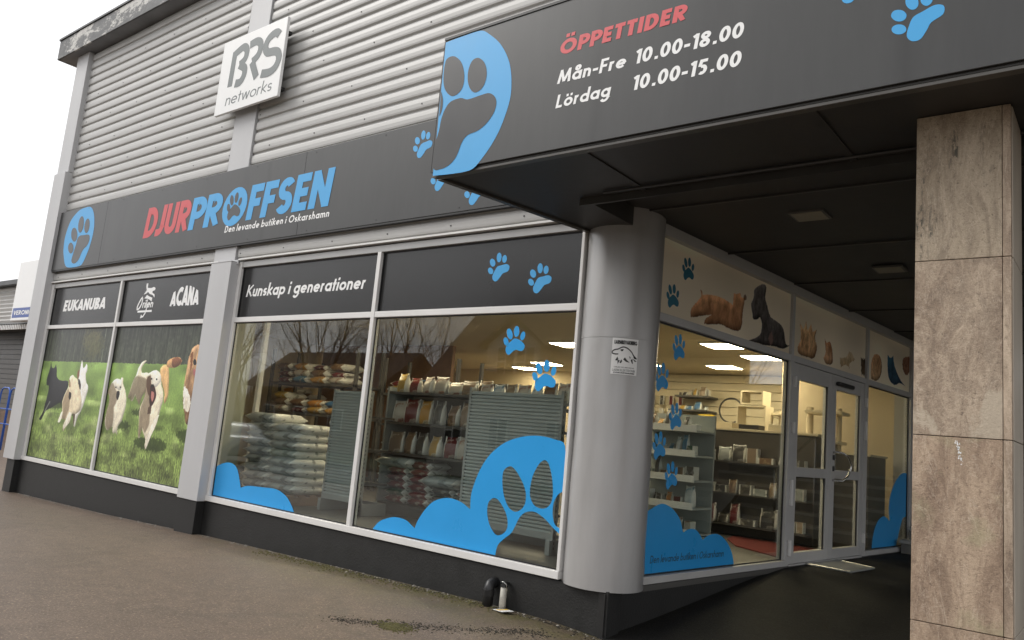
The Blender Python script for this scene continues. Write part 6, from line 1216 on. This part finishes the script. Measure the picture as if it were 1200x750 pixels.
TS = [(-29, -24, 2, 1.25, 'pale birch between the parked car and the white house'), (-38, -26, 1, 1.3, 'drooping tree behind the broad bare tree'), (-44, -20, 2, 1.2, 'pale birch near the far end of the lawn'), (-23.5, -28, 0, 1.4, 'tall bare tree behind the left gable of the white house'), (-52, -24, 1, 1.4, 'drooping tree at the very end of the street'), (-57, -19, 0, 1.3, 'bare tree beyond the end of the lawn'), (-12, -28, 2, 1.45, 'tall birch over the roof of the white house'), (-23, -22, 0, 1.0, 'bare tree left of the white house across the street'), (-27, -18, 1, 1.0, 'drooping bare tree second from the white house'), (-31, -21, 2, 1.1, 'pale birch behind the parked car'), (-36, -19, 0, 1.15, 'broad bare tree behind the parked car'), (-41, -23, 1, 1.1, 'tall drooping bare tree at the far end of the lawn'),
      (-20, -26, 1, 1.2, 'tall bare tree rising behind the roof of the white house'), (-15.5, -29, 0, 1.25, 'bare tree behind the middle of the white house'), (-47, -18, 0, 1.2, 'bare tree farthest down the street'), (-8, -27, 2, 1.1, 'pale birch right of the white house'), (-33, -29, 0, 1.4, 'large bare tree at the back of the lawn'), (-26, -31, 2, 1.4, 'large birch at the back of the lawn'), (11.2, 19, 0, .8, 'bare tree standing behind the end wall'), (13.5, 22, 1, .9, 'drooping bare tree beyond the passage')]
for i, (x, y, k, s, lab) in enumerate(TS):
    t_ = empty('bare_tree', (x, y, gh(x, y) if y < 0 else -.4), lab, 'tree', 'bare winter trees'); t_.scale = (s, s, s); t_.rotation_euler = (0, 0, i * 1.3)
    o = bpy.data.objects.new('trunk_and_branches', tm[k]); COL.objects.link(o); o.parent = t_
# white house with dormer
hs2 = empty('white_house', (-14, -20, -.7), 'white wooden house with a dark roof and gabled dormer across the street', 'house')
MT['roof_tile'] = simple('dark_roof_tiles', (.085, .06, .05), .8, 0, .25, 8, .4, 20); MT['house_wall'] = simple('white_wood_siding', (.50, .47, .42), .7, 0, .08, 3)
HX0, HX1, HY0, HY1, HZ = -19.5, -7.0, -18.0, -25.0, 2.9
mb = MB(); mb.box(HX0, HX1, HY1, HY0, -1, HZ); mb.build('wall', 'house_wall', hs2)
mb = MB(); mb.prism([(HY0 + .5, HZ - .15), (HY0 + .5, HZ), ((HY0 + HY1) / 2, 7.2), (HY1 - .5, HZ), (HY1 - .5, HZ - .15)], HX0 - .5, HX1 + .5, lambda p, h: (h, p[0], p[1])); mb.build('roof', 'roof_tile', hs2)
mb = MB(); mb.prism([(-16.9, HZ), (-14.3, HZ), (-14.3, 4.6), (-15.6, 5.5), (-16.9, 4.6)], HY0 - .1, HY0 - 2.5, lambda p, h: (p[0], h, p[1])); mb.build('dormer', 'house_wall', hs2)
mb = MB(); mb.prism([(-17.2, 4.45), (-15.6, 5.62), (-14.0, 4.45), (-14.0, 4.6), (-15.6, 5.8), (-17.2, 4.6)], HY0 + .1, HY0 - 2.6, lambda p, h: (p[0], h, p[1])); mb.build('dormer_roof', 'roof_tile', hs2)
for x, z in ((-16.3, 3.4), (-15.35, 3.4), (-18.6, .6), (-16.3, .6), (-13.6, .6), (-11.4, .6), (-9.2, .6)):
    f_ = HY0 - .1 if z > 3 else HY0
    mb = MB(); mb.box(x - .06, x + .86, f_, f_ + .05, z - .06, z + 1.16); w_ = mb.build('window', 'frame', hs2); mb = MB(); mb.box(x, x + .8, f_ + .05, f_ + .055, z, z + 1.1); mb.build('pane', 'panel', w_)
    mb = MB(); mb.box(x + .37, x + .43, f_ + .056, f_ + .07, z, z + 1.1); mb.box(x, x + .37, f_ + .056, f_ + .07, z + .52, z + .57); mb.build('glazing_bar', 'frame', w_)
mb = MB(); mb.box(-12.5, -11.7, HY0 - 3.6, HY0 - 2.9, 6, 8.2); mb.build('chimney', 'copper_wood', hs2)
# bare wood closing the view, and a dark timber house
mb = MB(); rr2 = random.Random(8)
for i in range(5200):
    x = rr2.uniform(-120, 15); y = rr2.uniform(-55, -36); hh = rr2.uniform(2.5, 10) * (.6 + .4 * mnoise.noise(Vector((x * .12, 1, 3)))) ; w_ = rr2.uniform(.03, .11); a = rr2.uniform(0, 3.14); tx, ty = rr2.gauss(0, .13) * hh, rr2.gauss(0, .1) * hh; z = -1.0 + rr2.uniform(0, 1) * 3
    mb.add([(x - w_ * math.cos(a), y - w_ * math.sin(a), z), (x + w_ * math.cos(a), y + w_ * math.sin(a), z), (x + tx, y + ty, z + hh)], [(0, 1, 2)])
MT['twig'] = simple('bare_twigs', (.11, .085, .06), .95, 0, .3, 1)
tag(mb.build('bare_wood', 'twig', fix=False), 'brown bare wood closing the view across the street', 'wood')['kind'] = 'stuff'
th = empty('timber_house', (-38, -27, -1), 'dark timber house with a low roof at the far end of the lawn', 'house')
mb = MB(); mb.box(-43, -31, -31, -25, -1.2, 3.0); mb.build('wall', 'copper_wood', th)
mb = MB(); mb.prism([(-24.4, 2.9), (-28, 5.6), (-31.6, 2.9)], -43.5, -30.5, lambda p, h: (h, p[0], p[1])); mb.build('roof', 'roof_tile', th)
for x in (-41.5, -38.2, -34.8): mb = MB(); mb.box(x, x + 1.3, -25, -24.94, .5, 1.8); w_ = mb.build('window', 'frame', th); mb = MB(); mb.box(x + .08, x + 1.22, -24.94, -24.93, .58, 1.72); mb.build('pane', 'panel', w_)
# parked car across the street
car = empty('parked_car', (-24, -11.2, gh(-24, -11.2)), 'silver estate car parked at the near side of the street', 'car')
MT['car_paint'] = simple('silver_car_paint', (.42, .43, .44), .2, .4, .03); MT['tyre'] = simple('tyre_rubber', (.02, .02, .02), .8)
gz0 = gh(-24, -11.2); side = [(-2.2, .30), (-2.25, .62), (-2.1, .82), (-1.25, .95), (-.55, 1.38), (.2, 1.46), (1.3, 1.42), (1.95, 1.0), (2.2, .92), (2.25, .5), (2.15, .30)]
S_ = smoothpoly(side, 4)
mb = MB(); n = len(S_); rows = [(-.88, .0), (-.86, 1.0), (.86, 1.0), (.88, 0)]
vs = []
for yy in (-.86, -.70, .70, .86):
    for px_, pz_ in S_: k = 1 - .12 * max(0, (pz_ - .9)) if abs(yy) > .8 else 1; vs.append((-24 + px_ * (.99 if abs(yy) > .8 else 1), -11.2 + yy * (1 - .18 * max(0, pz_ - .9)), gz0 + pz_ * (.99 if abs(yy) > .8 else 1)))
mb.add(vs, [(r_i * n + i, r_i * n + (i + 1) % n, (r_i + 1) * n + (i + 1) % n, (r_i + 1) * n + i) for r_i in range(3) for i in range(n)] + [tuple(range(n - 1, -1, -1)), tuple(3 * n + i for i in range(n))]); mb.build('body', 'car_paint', car, smooth=True)
for sy in (-1, 1):
    mb = MB(); mb.prism([(-1.1, .97), (-.5, 1.32), (.25, 1.38), (1.25, 1.34), (1.7, 1.02)], -11.2 + sy * .845, -11.2 + sy * .862, lambda p, h: (-24 + p[0], h, gz0 + p[1])); mb.build('side_window', 'panel', car)
for wx in (-1.4, 1.4):
    for sy in (-1, 1):
        mb = MB(); mb.tube([(-24 + wx, -11.2 + sy * .70, gz0 + .31), (-24 + wx, -11.2 + sy * .89, gz0 + .31)], .31, 20); w_ = mb.build('wheel', 'tyre', car); mb = MB(); mb.tube([(-24 + wx, -11.2 + sy * .88, gz0 + .31), (-24 + wx, -11.2 + sy * .905, gz0 + .31)], .20, 16); mb.build('rim', 'chrome', w_)
